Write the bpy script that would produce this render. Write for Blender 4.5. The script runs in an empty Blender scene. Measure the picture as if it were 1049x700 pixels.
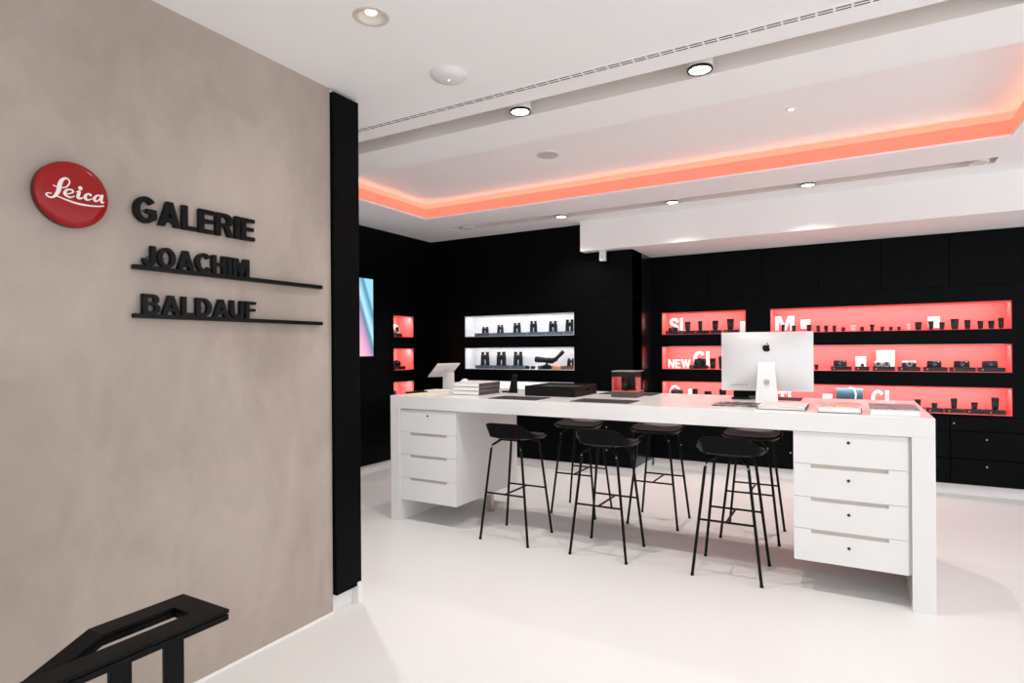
import bpy, bmesh, math, random
from mathutils import Vector, Matrix
random.seed(7)
SC = bpy.context.scene
COL = SC.collection
R = math.radians

# ------------------------------------------------------------------ materials
def mat(name, col, rough=0.5, metal=0.0, spec=0.5, emit=None, estr=0.0, noise=0.0, nscale=8.0, bump=0.0, bscale=40.0, coat=0.0):
    m = bpy.data.materials.new(name); m.use_nodes = True
    nt = m.node_tree; b = nt.nodes['Principled BSDF']
    b.inputs['Base Color'].default_value = (*col, 1)
    b.inputs['Roughness'].default_value = rough
    b.inputs['Metallic'].default_value = metal
    b.inputs['Specular IOR Level'].default_value = spec
    b.inputs['Coat Weight'].default_value = coat
    if emit:
        b.inputs['Emission Color'].default_value = (*emit, 1)
        b.inputs['Emission Strength'].default_value = estr
    tc = nt.nodes.new('ShaderNodeTexCoord')
    if noise > 0:
        n = nt.nodes.new('ShaderNodeTexNoise'); n.inputs['Scale'].default_value = nscale; n.inputs['Detail'].default_value = 6
        nt.links.new(tc.outputs['Object'], n.inputs['Vector'])
        r = nt.nodes.new('ShaderNodeValToRGB')
        r.color_ramp.elements[0].position = 0.3; r.color_ramp.elements[1].position = 0.7
        r.color_ramp.elements[0].color = (*[max(0, c*(1-noise)) for c in col], 1)
        r.color_ramp.elements[1].color = (*[min(1, c*(1+noise)) for c in col], 1)
        nt.links.new(n.outputs['Fac'], r.inputs['Fac']); nt.links.new(r.outputs['Color'], b.inputs['Base Color'])
    if bump > 0:
        n = nt.nodes.new('ShaderNodeTexNoise'); n.inputs['Scale'].default_value = bscale
        nt.links.new(tc.outputs['Object'], n.inputs['Vector'])
        bp = nt.nodes.new('ShaderNodeBump'); bp.inputs['Strength'].default_value = bump; bp.inputs['Distance'].default_value = 0.002
        nt.links.new(n.outputs['Fac'], bp.inputs['Height']); nt.links.new(bp.outputs['Normal'], b.inputs['Normal'])
    return m

M = {}
M['floor'] = mat('poured_floor', (.765, .75, .735), .42, spec=.22, noise=.015, nscale=1.5, bump=.05, bscale=3)
M['ceil'] = mat('white_ceiling_paint', (.93, .91, .90), .85, spec=.15, noise=.01, nscale=3)
M['white_wall'] = mat('white_wall_paint', (.80, .78, .77), .7, spec=.2, noise=.01)
M['black_panel'] = mat('black_satin_panel', (.0015, .0019, .0022), .38, spec=.06, noise=.1, nscale=20)
M['black_gap'] = mat('black_shadow_gap', (.001, .001, .001), .9, spec=.05, noise=.1)
M['black_glossy'] = mat('black_glossy_side_panel', (.004, .004, .006), .22, spec=.8, noise=.1)
M['table'] = mat('white_satin_counter', (.76, .748, .735), .22, spec=.28, noise=.008, nscale=4)
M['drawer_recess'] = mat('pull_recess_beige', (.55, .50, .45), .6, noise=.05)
M['stool_metal'] = mat('stool_black_metal', (.0025, .0025, .0025), .4, spec=.15, noise=.1, nscale=60)
M['stool_shell'] = mat('stool_black_shell', (.0025, .0025, .0025), .4, spec=.1, noise=.1, nscale=60)
M['stool_fabric'] = mat('stool_seat_fabric', (.21, .165, .172), .8, spec=.3, noise=.15, nscale=300, bump=.4, bscale=500)
M['chrome'] = mat('brushed_chrome', (.55, .50, .46), .3, metal=1, noise=.05, nscale=80)
M['lock'] = mat('lock_dark_metal', (.03, .03, .03), .35, metal=.5, noise=.1)
M['lock_light'] = mat('lock_light_metal', (.45, .45, .45), .35, metal=.8, noise=.1)
M['letter_black'] = mat('letter_black_gloss', (.002, .002, .002), .3, spec=.16, noise=.1)
M['red_logo'] = mat('red_enamel', (.30, .006, .006), .2, spec=.3, noise=.04, nscale=6)
M['red_logo_side'] = mat('dark_red_rim', (.10, .004, .006), .3, noise=.05)
M['logo_white'] = mat('logo_white', (.80, .74, .72), .4, noise=.02)
M['red_lining'] = mat('red_niche_lining', (.92, .165, .155), .6, spec=.15, noise=.02, nscale=5)
M['white_lining'] = mat('white_niche_lining', (.85, .85, .86), .6, spec=.2, noise=.01)
M['sign_white'] = mat('sign_white_acrylic', (.93, .93, .93), .45, noise=.01)
M['lens_black'] = mat('lens_black_barrel', (.004, .004, .005), .45, spec=.3, noise=.2, nscale=120)
M['lens_grey'] = mat('lens_anthracite_grip', (.016, .015, .016), .6, spec=.3, noise=.2, nscale=200)
M['glass_dark'] = mat('front_lens_glass', (.005, .006, .012), .06, spec=.8, noise=.1)
M['silver'] = mat('silver_top_plate', (.72, .72, .72), .4, metal=.4, noise=.04)
M['silver_soft'] = mat('pale_silver_lens', (.72, .70, .68), .4, metal=.3, noise=.04)
M['plinth_dark'] = mat('dark_navy_plinth', (.007, .008, .014), .35, spec=.35, noise=.1)
M['plinth_grey'] = mat('grey_glass_plinth', (.10, .14, .19), .25, spec=.5, noise=.1)
M['dot_red'] = mat('round_red_badge', (.75, .25, .22), .4, noise=.05)
M['bino_green'] = mat('binocular_black_armour', (.004, .007, .010), .5, spec=.3, noise=.15, nscale=90)
M['bino_blue'] = mat('blue_grey_armour', (.10, .19, .27), .5, noise=.1)
M['orange'] = mat('orange_leather', (.65, .24, .09), .55, noise=.1)
M['brown'] = mat('brown_red_leather', (.19, .06, .05), .55, noise=.15)
M['bag_blue'] = mat('petrol_blue_leather', (.035, .10, .15), .7, noise=.15, nscale=50, bump=.3)
M['strap_white'] = mat('white_strap', (.85, .85, .85), .6, noise=.02)
M['alu'] = mat('silver_aluminium', (.76, .75, .745), .42, metal=.35, spec=.5, noise=.01)
M['alu_light'] = mat('light_aluminium_stand', (.84, .835, .83), .4, metal=.25, noise=.01)
M['screen_off'] = mat('dark_display_glass', (.01, .01, .012), .1, spec=.6, noise=.05)
M['black_logo'] = mat('black_mark', (.002, .002, .002), .3, spec=.15, noise=.05)
M['dark_leather'] = mat('dark_brown_leather_mat', (.020, .014, .015), .6, spec=.25, noise=.12, nscale=120, bump=.2)
M['tray_black'] = mat('black_leather_tray', (.004, .0038, .0038), .55, spec=.2, noise=.1, nscale=90, bump=.2)
M['paper'] = mat('paper_white', (.86, .85, .83), .7, noise=.02, nscale=60)
M['paper_cream'] = mat('cream_paper', (.80, .72, .56), .7, noise=.02)
M['book_dark'] = mat('book_dark_cover', (.075, .06, .065), .5, noise=.08)
M['book_white'] = mat('book_white_cover', (.83, .82, .82), .35, noise=.02)
M['handrail'] = mat('black_powder_coated_steel', (.002, .002, .002), .45, spec=.12, noise=.1, nscale=50, bump=.1, bscale=300)
M['case_base'] = mat('grey_case_base', (.07, .062, .06), .5, noise=.1)
M['case_red'] = mat('red_case_lining', (.80, .16, .15), .5, noise=.05)
M['case_orange'] = mat('orange_case_floor', (.80, .17, .08), .5, noise=.05)
M['fixture_white'] = mat('fixture_white', (.78, .76, .74), .5, noise=.01)
M['fixture_beige'] = mat('fixture_beige_cone', (.66, .60, .53), .5, noise=.02)
M['fixture_dark'] = mat('fixture_dark_ring', (.03, .025, .022), .4, metal=.4, noise=.1)
M['speaker'] = mat('speaker_grille', (.60, .54, .52), .7, noise=.05, nscale=200)
M['slot_lining'] = mat('beige_slot_lining', (.80, .74, .70), .8, spec=.15, noise=.02)
M['slot_dark'] = mat('vent_slot_dark', (.05, .035, .03), .8, noise=.1)
M['lamp'] = mat('lamp_glow', (1, 1, 1), .5, emit=(1, .97, .92), estr=9.0, noise=.01)
M['cove_glow'] = mat('orange_cove_diffuser', (.22, .07, .05), .5, emit=(1.0, .285, .175), estr=.82, noise=.01)
M['cove_led'] = mat('pale_orange_led_strip', (.22, .10, .07), .5, emit=(1.0, .42, .27), estr=.92, noise=.01)
M['led_white'] = mat('led_strip_glow', (1, 1, 1), .5, emit=(1, .98, .96), estr=2.5, noise=.01)

def glass_mat():
    m = bpy.data.materials.new('clear_pane'); m.use_nodes = True
    nt = m.node_tree; nt.nodes.clear()
    o = nt.nodes.new('ShaderNodeOutputMaterial'); mx = nt.nodes.new('ShaderNodeMixShader')
    t = nt.nodes.new('ShaderNodeBsdfTransparent'); g = nt.nodes.new('ShaderNodeBsdfGlossy'); f = nt.nodes.new('ShaderNodeFresnel')
    t.inputs['Color'].default_value = (.98, .985, .985, 1)
    g.inputs['Roughness'].default_value = .02; f.inputs['IOR'].default_value = 1.18
    ge = nt.nodes.new('ShaderNodeNewGeometry'); mm = nt.nodes.new('ShaderNodeMath'); mm.operation = 'SUBTRACT'; mm.inputs[0].default_value = 1; nt.links.new(ge.outputs['Backfacing'], mm.inputs[1])
    m2 = nt.nodes.new('ShaderNodeMath'); m2.operation = 'MULTIPLY'; nt.links.new(f.outputs[0], m2.inputs[0]); nt.links.new(mm.outputs[0], m2.inputs[1])
    nt.links.new(m2.outputs[0], mx.inputs[0]); nt.links.new(t.outputs[0], mx.inputs[1]); nt.links.new(g.outputs[0], mx.inputs[2])
    nt.links.new(mx.outputs[0], o.inputs[0]); return m
M['glass'] = glass_mat()

def concrete_mat():
    m = bpy.data.materials.new('trowelled_concrete'); m.use_nodes = True
    nt = m.node_tree; b = nt.nodes['Principled BSDF']; N = nt.nodes.new; L = nt.links.new
    tc = N('ShaderNodeTexCoord'); mp = N('ShaderNodeMapping'); mp.inputs['Scale'].default_value = (1, 1.5, .85); mp.inputs['Rotation'].default_value = (.8, 0, 0)
    L(tc.outputs['Object'], mp.inputs['Vector'])
    n1 = N('ShaderNodeTexNoise'); n1.inputs['Scale'].default_value = 1.3; n1.inputs['Detail'].default_value = 9; n1.inputs['Distortion'].default_value = .5; n1.inputs['Roughness'].default_value = .62
    n2 = N('ShaderNodeTexNoise'); n2.inputs['Scale'].default_value = 3; n2.inputs['Detail'].default_value = 10; n2.inputs['Distortion'].default_value = .8
    L(mp.outputs[0], n1.inputs['Vector']); L(mp.outputs[0], n2.inputs['Vector'])
    r1 = N('ShaderNodeValToRGB'); e = r1.color_ramp.elements
    e[0].position = .30; e[0].color = (.355, .288, .245, 1); e[1].position = .72; e[1].color = (.47, .392, .340, 1)
    L(n1.outputs['Fac'], r1.inputs['Fac'])
    r2 = N('ShaderNodeValToRGB'); e = r2.color_ramp.elements
    e[0].position = .38; e[0].color = (.84, .84, .84, 1); e[1].position = .52; e[1].color = (1, 1, 1, 1)
    L(n2.outputs['Fac'], r2.inputs['Fac'])
    mx = N('ShaderNodeMix'); mx.data_type = 'RGBA'; mx.blend_type = 'MULTIPLY'; mx.inputs[0].default_value = .42
    L(r1.outputs[0], mx.inputs[6]); L(r2.outputs[0], mx.inputs[7]); L(mx.outputs[2], b.inputs['Base Color'])
    b.inputs['Roughness'].default_value = .62; b.inputs['Specular IOR Level'].default_value = .3
    bp = N('ShaderNodeBump'); bp.inputs['Strength'].default_value = .12; bp.inputs['Distance'].default_value = .004
    L(n2.outputs['Fac'], bp.inputs['Height']); L(bp.outputs[0], b.inputs['Normal'])
    return m
M['concrete'] = concrete_mat()

def screen_mat():
    # bright diagonal bands of a photograph shown on the lit screen
    m = bpy.data.materials.new('lit_screen_picture'); m.use_nodes = True
    nt = m.node_tree; nt.nodes.clear(); N = nt.nodes.new; L = nt.links.new
    o = N('ShaderNodeOutputMaterial'); em = N('ShaderNodeEmission'); tc = N('ShaderNodeTexCoord'); sx = N('ShaderNodeSeparateXYZ')
    L(tc.outputs['Generated'], sx.inputs[0])
    # s = y + 0.30 * z  (bands lean left going up)
    mu = N('ShaderNodeMath'); mu.operation = 'MULTIPLY_ADD'; L(sx.outputs['Z'], mu.inputs[0]); mu.inputs[1].default_value = .30; L(sx.outputs['Y'], mu.inputs[2])
    r = N('ShaderNodeValToRGB'); cr = r.color_ramp
    stops = [(0, (.35, .55, .65)), (.55, (.45, .65, .75)), (.70, (.85, .45, .55)), (.80, (.55, .30, .50)), (.86, (.10, .20, .30)), (.90, (.40, .70, .85)), (.97, (.06, .22, .33)), (1.0, (.28, .60, .78))]
    while len(cr.elements) < len(stops): cr.elements.new(.5)
    for e, (p, c) in zip(cr.elements, stops): e.position = p; e.color = (*c, 1)
    sc = N('ShaderNodeMath'); sc.operation = 'MULTIPLY'; L(mu.outputs[0], sc.inputs[0]); sc.inputs[1].default_value = .84
    L(sc.outputs[0], r.inputs['Fac']); L(r.outputs[0], em.inputs['Color']); em.inputs['Strength'].default_value = 1.4
    L(em.outputs[0], o.inputs[0]); return m
M['screen_lit'] = screen_mat()

def cover_mat(name, cols, scale=6.0):
    m = bpy.data.materials.new(name); m.use_nodes = True
    nt = m.node_tree; b = nt.nodes['Principled BSDF']; N = nt.nodes.new; L = nt.links.new
    tc = N('ShaderNodeTexCoord'); n = N('ShaderNodeTexNoise'); n.inputs['Scale'].default_value = scale; n.inputs['Distortion'].default_value = 2.5
    L(tc.outputs['Object'], n.inputs['Vector'])
    r = N('ShaderNodeValToRGB'); cr = r.color_ramp; cr.interpolation = 'LINEAR'
    while len(cr.elements) < len(cols): cr.elements.new(.5)
    for i, (e, c) in enumerate(zip(cr.elements, cols)): e.position = .33+.36*i/(len(cols)-1); e.color = (*c, 1)
    L(n.outputs['Fac'], r.inputs['Fac']); L(r.outputs[0], b.inputs['Base Color']); b.inputs['Roughness'].default_value = .42; b.inputs['Specular IOR Level'].default_value = .25
    return m
M['mag_cover'] = cover_mat('dark_magazine_photo', [(.018, .013, .013), (.02, .015, .015), (.02, .015, .015), (.6, .55, .52), (.05, .03, .03)], 11)
M['cover_orange'] = cover_mat('orange_photo_cover', [(.80, .76, .72), (.75, .35, .22), (.55, .22, .22), (.85, .8, .75), (.8, .55, .35)], 8)
M['cover_mauve'] = cover_mat('mauve_photo_cover', [(.14, .085, .095), (.24, .16, .175), (.50, .43, .45), (.16, .10, .11), (.34, .28, .29)], 9)
M['cover_pale'] = cover_mat('pale_photo_cover', [(.80, .79, .78), (.83, .82, .81), (.72, .55, .55), (.84, .83, .83)], 5)
M['poster'] = cover_mat('pale_blue_poster', [(.86, .88, .90), (.88, .9, .92), (.86, .88, .90), (.50, .65, .75), (.88, .9, .92)], 14)

# ------------------------------------------------------------------ mesh builder
class MB:
    def __init__(s): s.bm = bmesh.new()
    def _merge(s, b, mtx=None):
        me = bpy.data.meshes.new('t'); b.to_mesh(me); b.free()
        if mtx: me.transform(mtx)
        s.bm.from_mesh(me); bpy.data.meshes.remove(me); return s
    def box(s, x0, x1, y0, y1, z0, z1, bev=0, seg=2, mtx=None):
        b = bmesh.new(); bmesh.ops.create_cube(b, size=1)
        for v in b.verts: v.co = Vector(((x0+x1)/2+v.co.x*(x1-x0), (y0+y1)/2+v.co.y*(y1-y0), (z0+z1)/2+v.co.z*(z1-z0)))
        if bev: bmesh.ops.bevel(b, geom=b.edges[:], offset=bev, segments=seg, profile=.5, affect='EDGES')
        return s._merge(b, mtx)
    def lathe(s, prof, seg=24, cx=0, cy=0, mtx=None, caps=True):      # prof: (r, z) from bottom to top
        b = bmesh.new(); rings = []
        for r, z in prof:
            rings.append([b.verts.new((cx+r*math.cos(2*math.pi*i/seg), cy+r*math.sin(2*math.pi*i/seg), z)) for i in range(seg)])
        for a, c in zip(rings, rings[1:]):
            for i in range(seg): b.faces.new((a[i], a[(i+1) % seg], c[(i+1) % seg], c[i]))
        if caps and prof[0][0] > 1e-6: b.faces.new(rings[0][::-1])
        if caps and prof[-1][0] > 1e-6: b.faces.new(rings[-1])
        bmesh.ops.remove_doubles(b, verts=b.verts[:], dist=1e-6)
        return s._merge(b, mtx)
    def rod(s, p, q, r0, r1=None, seg=12):
        p, q = Vector(p), Vector(q); d = q-p; r1 = r0 if r1 is None else r1
        m = Matrix.Translation(p) @ d.to_track_quat('Z', 'Y').to_matrix().to_4x4()
        return s.lathe([(r0, 0), (r1, d.length)], seg, mtx=m)
    def tube(s, pts, r, seg=10):
        pts = [Vector(p) for p in pts]; b = bmesh.new(); rings = []; up = Vector((.3, .2, 1)).normalized()
        for i, p in enumerate(pts):
            t = (pts[min(i+1, len(pts)-1)]-pts[max(i-1, 0)]).normalized()
            u = t.cross(up).normalized() if abs(t.dot(up)) < .999 else Vector((1, 0, 0)); w = t.cross(u)
            rings.append([b.verts.new(p+u*r*math.cos(2*math.pi*k/seg)+w*r*math.sin(2*math.pi*k/seg)) for k in range(seg)])
        for a, c in zip(rings, rings[1:]):
            for i in range(seg): b.faces.new((a[i], a[(i+1) % seg], c[(i+1) % seg], c[i]))
        b.faces.new(rings[0][::-1]); b.faces.new(rings[-1])
        bmesh.ops.recalc_face_normals(b, faces=b.faces[:])
        return s._merge(b)
    def prism(s, poly, h, mtx=None, z0=0):                 # polygon in local XY, extruded along local Z
        b = bmesh.new(); f = b.faces.new([b.verts.new((x, y, z0)) for x, y in poly])
        if f.normal.z > 0: pass
        g = bmesh.ops.extrude_face_region(b, geom=[f]); bmesh.ops.translate(b, vec=(0, 0, h), verts=[v for v in g['geom'] if isinstance(v, bmesh.types.BMVert)])
        bmesh.ops.recalc_face_normals(b, faces=b.faces[:])
        return s._merge(b, mtx)
    def build(s, name, m, parent=None, smooth=False, loc=None):
        me = bpy.data.meshes.new(name); s.bm.normal_update(); s.bm.to_mesh(me); s.bm.free()
        me.materials.append(m)
        if smooth:
            for p in me.polygons: p.use_smooth = True
            me.set_sharp_from_angle(angle=R(38))
        o = bpy.data.objects.new(name, me); COL.objects.link(o)
        if parent: o.parent = parent
        if loc: o.location = loc
        return o

def tag(o, label, cat, group=None, kind=None):
    while len(label.split()) > 16 and ' the ' in label: label = label.replace(' the ', ' ', 1)
    o['label'] = label; o['category'] = cat
    if group: o['group'] = group
    if kind: o['kind'] = kind
    return o
def thing(name, label, cat, loc=(0, 0, 0), rz=0, group=None):
    o = bpy.data.objects.new(name, None); COL.objects.link(o); o.location = loc; o.rotation_euler = (0, 0, rz); o.empty_display_size = .05
    return tag(o, label, cat, group)
def struct(o): o['kind'] = 'structure'; return o
def copy_tree(o, parent=None):
    c = o.copy(); COL.objects.link(c); c.parent = parent
    for ch in [x for x in o.children]: copy_tree(ch, c)
    return c

WALLX = Matrix(((0, 0, 1, 0), (1, 0, 0, 0), (0, 1, 0, 0), (0, 0, 0, 1)))     # local x->+Y, y->+Z, z->+X  (on the concrete wall)
WALLY = Matrix(((1, 0, 0, 0), (0, 0, -1, 0), (0, 1, 0, 0), (0, 0, 0, 1)))    # local x->+X, y->+Z, z->-Y  (on walls facing the camera)

def arc(cx, cy, rx, ry, a0, a1, n=14):
    return [(cx+rx*math.cos(R(a0+(a1-a0)*i/n)), cy+ry*math.sin(R(a0+(a1-a0)*i/n))) for i in range(n+1)]
def catmull(ps, n=5):
    out = []
    for i in range(len(ps)-1):
        p0, p1, p2, p3 = ps[max(i-1, 0)], ps[i], ps[i+1], ps[min(i+2, len(ps)-1)]
        for k in range(n):
            u = k/n; out.append(tuple(.5*((2*b)+(c-a)*u+(2*a-5*b+4*c-d)*u*u+(-a+3*b-3*c+d)*u**3) for a, b, c, d in zip(p0, p1, p2, p3)))
    out.append(ps[-1]); return out
def s_outline():
    sp = catmull([(.60, .70), (.54, .86), (.36, .915), (.17, .86), (.12, .73), (.19, .60), (.37, .52), (.56, .43), (.62, .28), (.55, .13), (.36, .075), (.15, .13), (.09, .31)], 6); t = .095; A = []; B = []
    for i, p in enumerate(sp):
        q, r = sp[max(i-1, 0)], sp[min(i+1, len(sp)-1)]; dx, dy = r[0]-q[0], r[1]-q[1]; L = math.hypot(dx, dy)
        A.append((p[0]-dy/L*t, p[1]+dx/L*t)); B.append((p[0]+dy/L*t, p[1]-dx/L*t))
    return A+B[::-1]
GL = {   # outlines of a bold grotesque alphabet: width, list of closed outlines (holes too)
 'I': (.20, [[(0, 0), (0, 1), (.2, 1), (.2, 0)]]),
 'L': (.56, [[(0, 0), (0, 1), (.2, 1), (.2, .17), (.56, .17), (.56, 0)]]),
 'E': (.60, [[(0, 0), (0, 1), (.59, 1), (.59, .83), (.2, .83), (.2, .60), (.55, .60), (.55, .43), (.2, .43), (.2, .17), (.6, .17), (.6, 0)]]),
 'F': (.57, [[(0, 0), (0, 1), (.57, 1), (.57, .83), (.2, .83), (.2, .59), (.53, .59), (.53, .42), (.2, .42), (.2, 0)]]),
 'H': (.70, [[(0, 0), (0, 1), (.2, 1), (.2, .60), (.5, .60), (.5, 1), (.7, 1), (.7, 0), (.5, 0), (.5, .42), (.2, .42), (.2, 0)]]),
 'A': (.76, [[(0, 0), (.27, 1), (.49, 1), (.76, 0), (.55, 0), (.50, .19), (.26, .19), (.21, 0)], [(.305, .35), (.455, .35), (.38, .68)]]),
 'M': (.88, [[(0, 0), (0, 1), (.28, 1), (.44, .38), (.60, 1), (.88, 1), (.88, 0), (.69, 0), (.69, .70), (.51, 0), (.37, 0), (.19, .70), (.19, 0)]]),
 'N': (.71, [[(0, 0), (0, 1), (.2, 1), (.52, .40), (.52, 1), (.71, 1), (.71, 0), (.51, 0), (.19, .60), (.19, 0)]]),
 'W': (1.02, [[(.2, 0), (0, 1), (.2, 1), (.31, .34), (.42, 1), (.60, 1), (.71, .34), (.82, 1), (1.02, 1), (.82, 0), (.61, 0), (.51, .62), (.41, 0)]]),
 'T': (.62, [[(.21, 0), (.21, .83), (0, .83), (0, 1), (.62, 1), (.62, .83), (.41, .83), (.41, 0)]]),
 'O': (.78, [arc(.39, .5, .39, .52, 0, 354, 40), arc(.39, .5, .185, .335, 0, 354, 40)]),
 'Q': (.80, [arc(.39, .5, .39, .52, 0, 354, 40), arc(.39, .5, .185, .335, 0, 354, 40)]),
 'C': (.72, [arc(.39, .5, .39, .52, 38, 322, 34)+arc(.39, .5, .185, .335, 322, 38, 30)]),
 'G': (.76, [arc(.39, .5, .39, .52, 40, 318, 34)+[(.75, .16), (.75, .55), (.42, .55), (.42, .39), (.56, .39), (.56, .24)]+arc(.39, .5, .19, .335, 310, 40, 30)]),
 'J': (.53, [[(.33, 1), (.53, 1), (.53, .30)]+arc(.265, .29, .265, .31, 0, -180, 16)+[(0, .36), (.19, .36)]+arc(.262, .29, .072, .13, 180, 360, 12)]),
 'U': (.70, [[(0, 1), (0, .36)]+arc(.35, .36, .35, .38, 180, 360, 18)+[(.7, 1), (.5, 1), (.5, .37)]+arc(.35, .37, .15, .21, 360, 180, 14)+[(.2, 1)]]),
 'D': (.72, [[(0, 0), (0, 1), (.32, 1)]+arc(.32, .5, .40, .5, 88, -88, 20)+[(.32, 0)], [(.2, .17), (.31, .17)]+arc(.31, .5, .20, .33, -88, 88, 16)+[(.31, .83), (.2, .83)]]),
 'B': (.70, [[(0, 0), (0, 1), (.40, 1)]+arc(.40, .74, .26, .26, 88, -50, 12)+arc(.42, .28, .28, .28, 60, -88, 12)+[(.42, 0)], [(.2, .60), (.40, .60)]+arc(.40, .72, .07, .12, -80, 80, 8)+[(.40, .84), (.2, .84)], [(.2, .16), (.41, .16)]+arc(.41, .30, .09, .14, -80, 80, 8)+[(.41, .44), (.2, .44)]]),
 'R': (.74, [[(0, 0), (0, 1), (.42, 1)]+arc(.42, .70, .28, .30, 88, -62, 14)+[(.74, 0), (.52, 0), (.37, .40), (.2, .40), (.2, 0)], [(.2, .56), (.40, .56)]+arc(.40, .70, .10, .14, -80, 80, 8)+[(.40, .84), (.2, .84)]]),
 'S': (.71, [s_outline()]),
}
def glyph_mesh(ch, x0, sx, h, depth, m):
    cu = bpy.data.curves.new('g', 'CURVE'); cu.dimensions = '2D'; cu.fill_mode = 'BOTH'; cu.extrude = depth/2
    for ps in GL[ch][1]:
        sp = cu.splines.new('POLY'); sp.points.add(len(ps)-1); sp.use_cyclic_u = True
        for q, (x, y) in zip(sp.points, ps): q.co = (x0+x*sx, y*h, 0, 1)
    o = bpy.data.objects.new('g', cu); COL.objects.link(o); bpy.context.view_layer.update()
    me = bpy.data.meshes.new_from_object(o.evaluated_get(bpy.context.evaluated_depsgraph_get()))
    bpy.data.objects.remove(o); bpy.data.curves.remove(cu)
    me.transform(Matrix.Translation((0, 0, depth/2))); b = bmesh.new(); b.from_mesh(me); bmesh.ops.remove_doubles(b, verts=b.verts[:], dist=1e-6); bmesh.ops.recalc_face_normals(b, faces=b.faces[:]); b.to_mesh(me); b.free()
    me.materials.clear(); me.materials.append(m); me.name = 'letter'; return me
def word_letters(txt, w, h, depth, m, mtx, parent, gap=.085, z=0):
    tot = sum(GL[c][0] for c in txt)+gap*(len(txt)-1); sx = w/tot; x = 0; xs = []
    for c in txt:
        me = glyph_mesh(c, x*sx, sx, h, depth, m); me.transform(mtx @ Matrix.Translation((0, 0, z)))
        o = bpy.data.objects.new('letter', me); COL.objects.link(o); o.parent = parent; xs.append((x+GL[c][0]/2)*sx); x += GL[c][0]+gap
    return xs

# ------------------------------------------------------------------ the room
H = 2.89
YB, YP, XL, XC = 7.16, 6.40, -4.90, -2.10        # right display wall, projecting wall face, left wall, corner
struct(MB().box(-5.3, 4.6, -2.6, 7.6, -.12, 0).build('floor', M['floor']))

def slab(x0, x1, y0, y1, z0, z1, holes):
    xs = sorted({x0, x1, *[v for h in holes for v in h[:2] if x0 < v < x1]}); ys = sorted({y0, y1, *[v for h in holes for v in h[2:4] if y0 < v < y1]})
    mb = MB()
    for xa, xb in zip(xs, xs[1:]):
        run = None
        for ya, yb in zip(ys, ys[1:]):
            cx, cy = (xa+xb)/2, (ya+yb)/2
            inside = any(h[0] < cx < h[1] and h[2] < cy < h[3] for h in holes)
            if inside:
                if run: mb.box(xa, xb, run[0], run[1], z0, z1); run = None
            else: run = (run[0], yb) if run else (ya, yb)
        if run: mb.box(xa, xb, run[0], run[1], z0, z1)
    bmesh.ops.remove_doubles(mb.bm, verts=mb.bm.verts[:], dist=1e-5)
    return mb
SL1 = (-3.75, 4.0, 3.05, 3.24); SL2 = (-4.12, 1.0, 5.78, 5.96); CV = (-4.08, .975, 3.65, 5.25)
DLS = [(-1.789, 1.927), (.25, 1.927), (2.3, 1.927), (-1.789, -.4), (.25, -.4), (2.3, -.4)]  # first is in view; the rest are unseen lamps added for fill light
dh = [(x-.055, x+.055, y-.055, y+.055) for x, y in DLS]
struct(slab(-5.3, 4.6, -2.6, 7.6, H, H+.115, [SL1, SL2, CV]+dh).build('ceiling', M['ceil']))
up = MB().box(CV[0]-.14, CV[1]+.14, CV[2]-.14, CV[3]+.14, 3.075, 3.10)
up.box(CV[0]-.15, CV[0]-.14, CV[2]-.15, CV[3]+.15, H+.115, 3.10).box(CV[1]+.14, CV[1]+.15, CV[2]-.15, CV[3]+.15, H+.115, 3.10)
up.box(CV[0]-.15, CV[1]+.15, CV[2]-.15, CV[2]-.14, H+.115, 3.10).box(CV[0]-.15, CV[1]+.15, CV[3]+.14, CV[3]+.15, H+.115, 3.10)
struct(up.build('ceiling_tray', M['ceil']))
for n, s_ in ((1, SL1), (2, SL2)):
    mb = MB().box(s_[0]-.02, s_[1]+.02, s_[2]-.02, s_[3]+.02, 3.07, 3.09)
    mb.box(s_[0]-.02, s_[1]+.02, s_[2]-.02, s_[2], H+.115, 3.07).box(s_[0]-.02, s_[1]+.02, s_[3], s_[3]+.02, H+.115, 3.07)
    mb.box(s_[0]-.02, s_[0], s_[2], s_[3], H+.115, 3.07).box(s_[1], s_[1]+.02, s_[2], s_[3], H+.115, 3.07)
    struct(mb.build('trim_%d' % n, M['ceil']))
    e = .0015
    struct(MB().box(s_[0], s_[1], s_[3]-.003, s_[3]-e*0, H+.001, 3.069).box(s_[0], s_[1], s_[2], s_[2]+.003, H+.001, 3.069).box(s_[1]-.003, s_[1], s_[2]+.003, s_[3]-.003, H+.001, 3.069).box(s_[0], s_[0]+.003, s_[2]+.003, s_[3]-.003, H+.001, 3.069).box(s_[0], s_[1], s_[2]+.003, s_[3]-.003, 3.064, 3.0695).build('trim_%d' % (n+4), M['slot_lining']))

# concrete partition with the sign
struct(MB().box(-2.63, -2.48, -2.6, 2.34, 0, H).build('wall_left', M['concrete']))
struct(MB().box(-2.63, -2.492, 2.34, 2.52, 0, H).box(-2.50, -2.446, 2.50, 2.525, 0, .12).build('wall_partition_end', M['white_wall']))
tag(MB().box(-2.488, -2.455, 2.345, 2.535, .098, 2.872, bev=.003).build('wall_panel', M['black_panel']), 'tall narrow black cladding panel closing the end of the concrete wall', 'wall panel')
struct(MB().box(-2.48, -2.474, -2.6, 2.34, 0, .012).build('baseboard_left', M['white_wall']))
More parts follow.
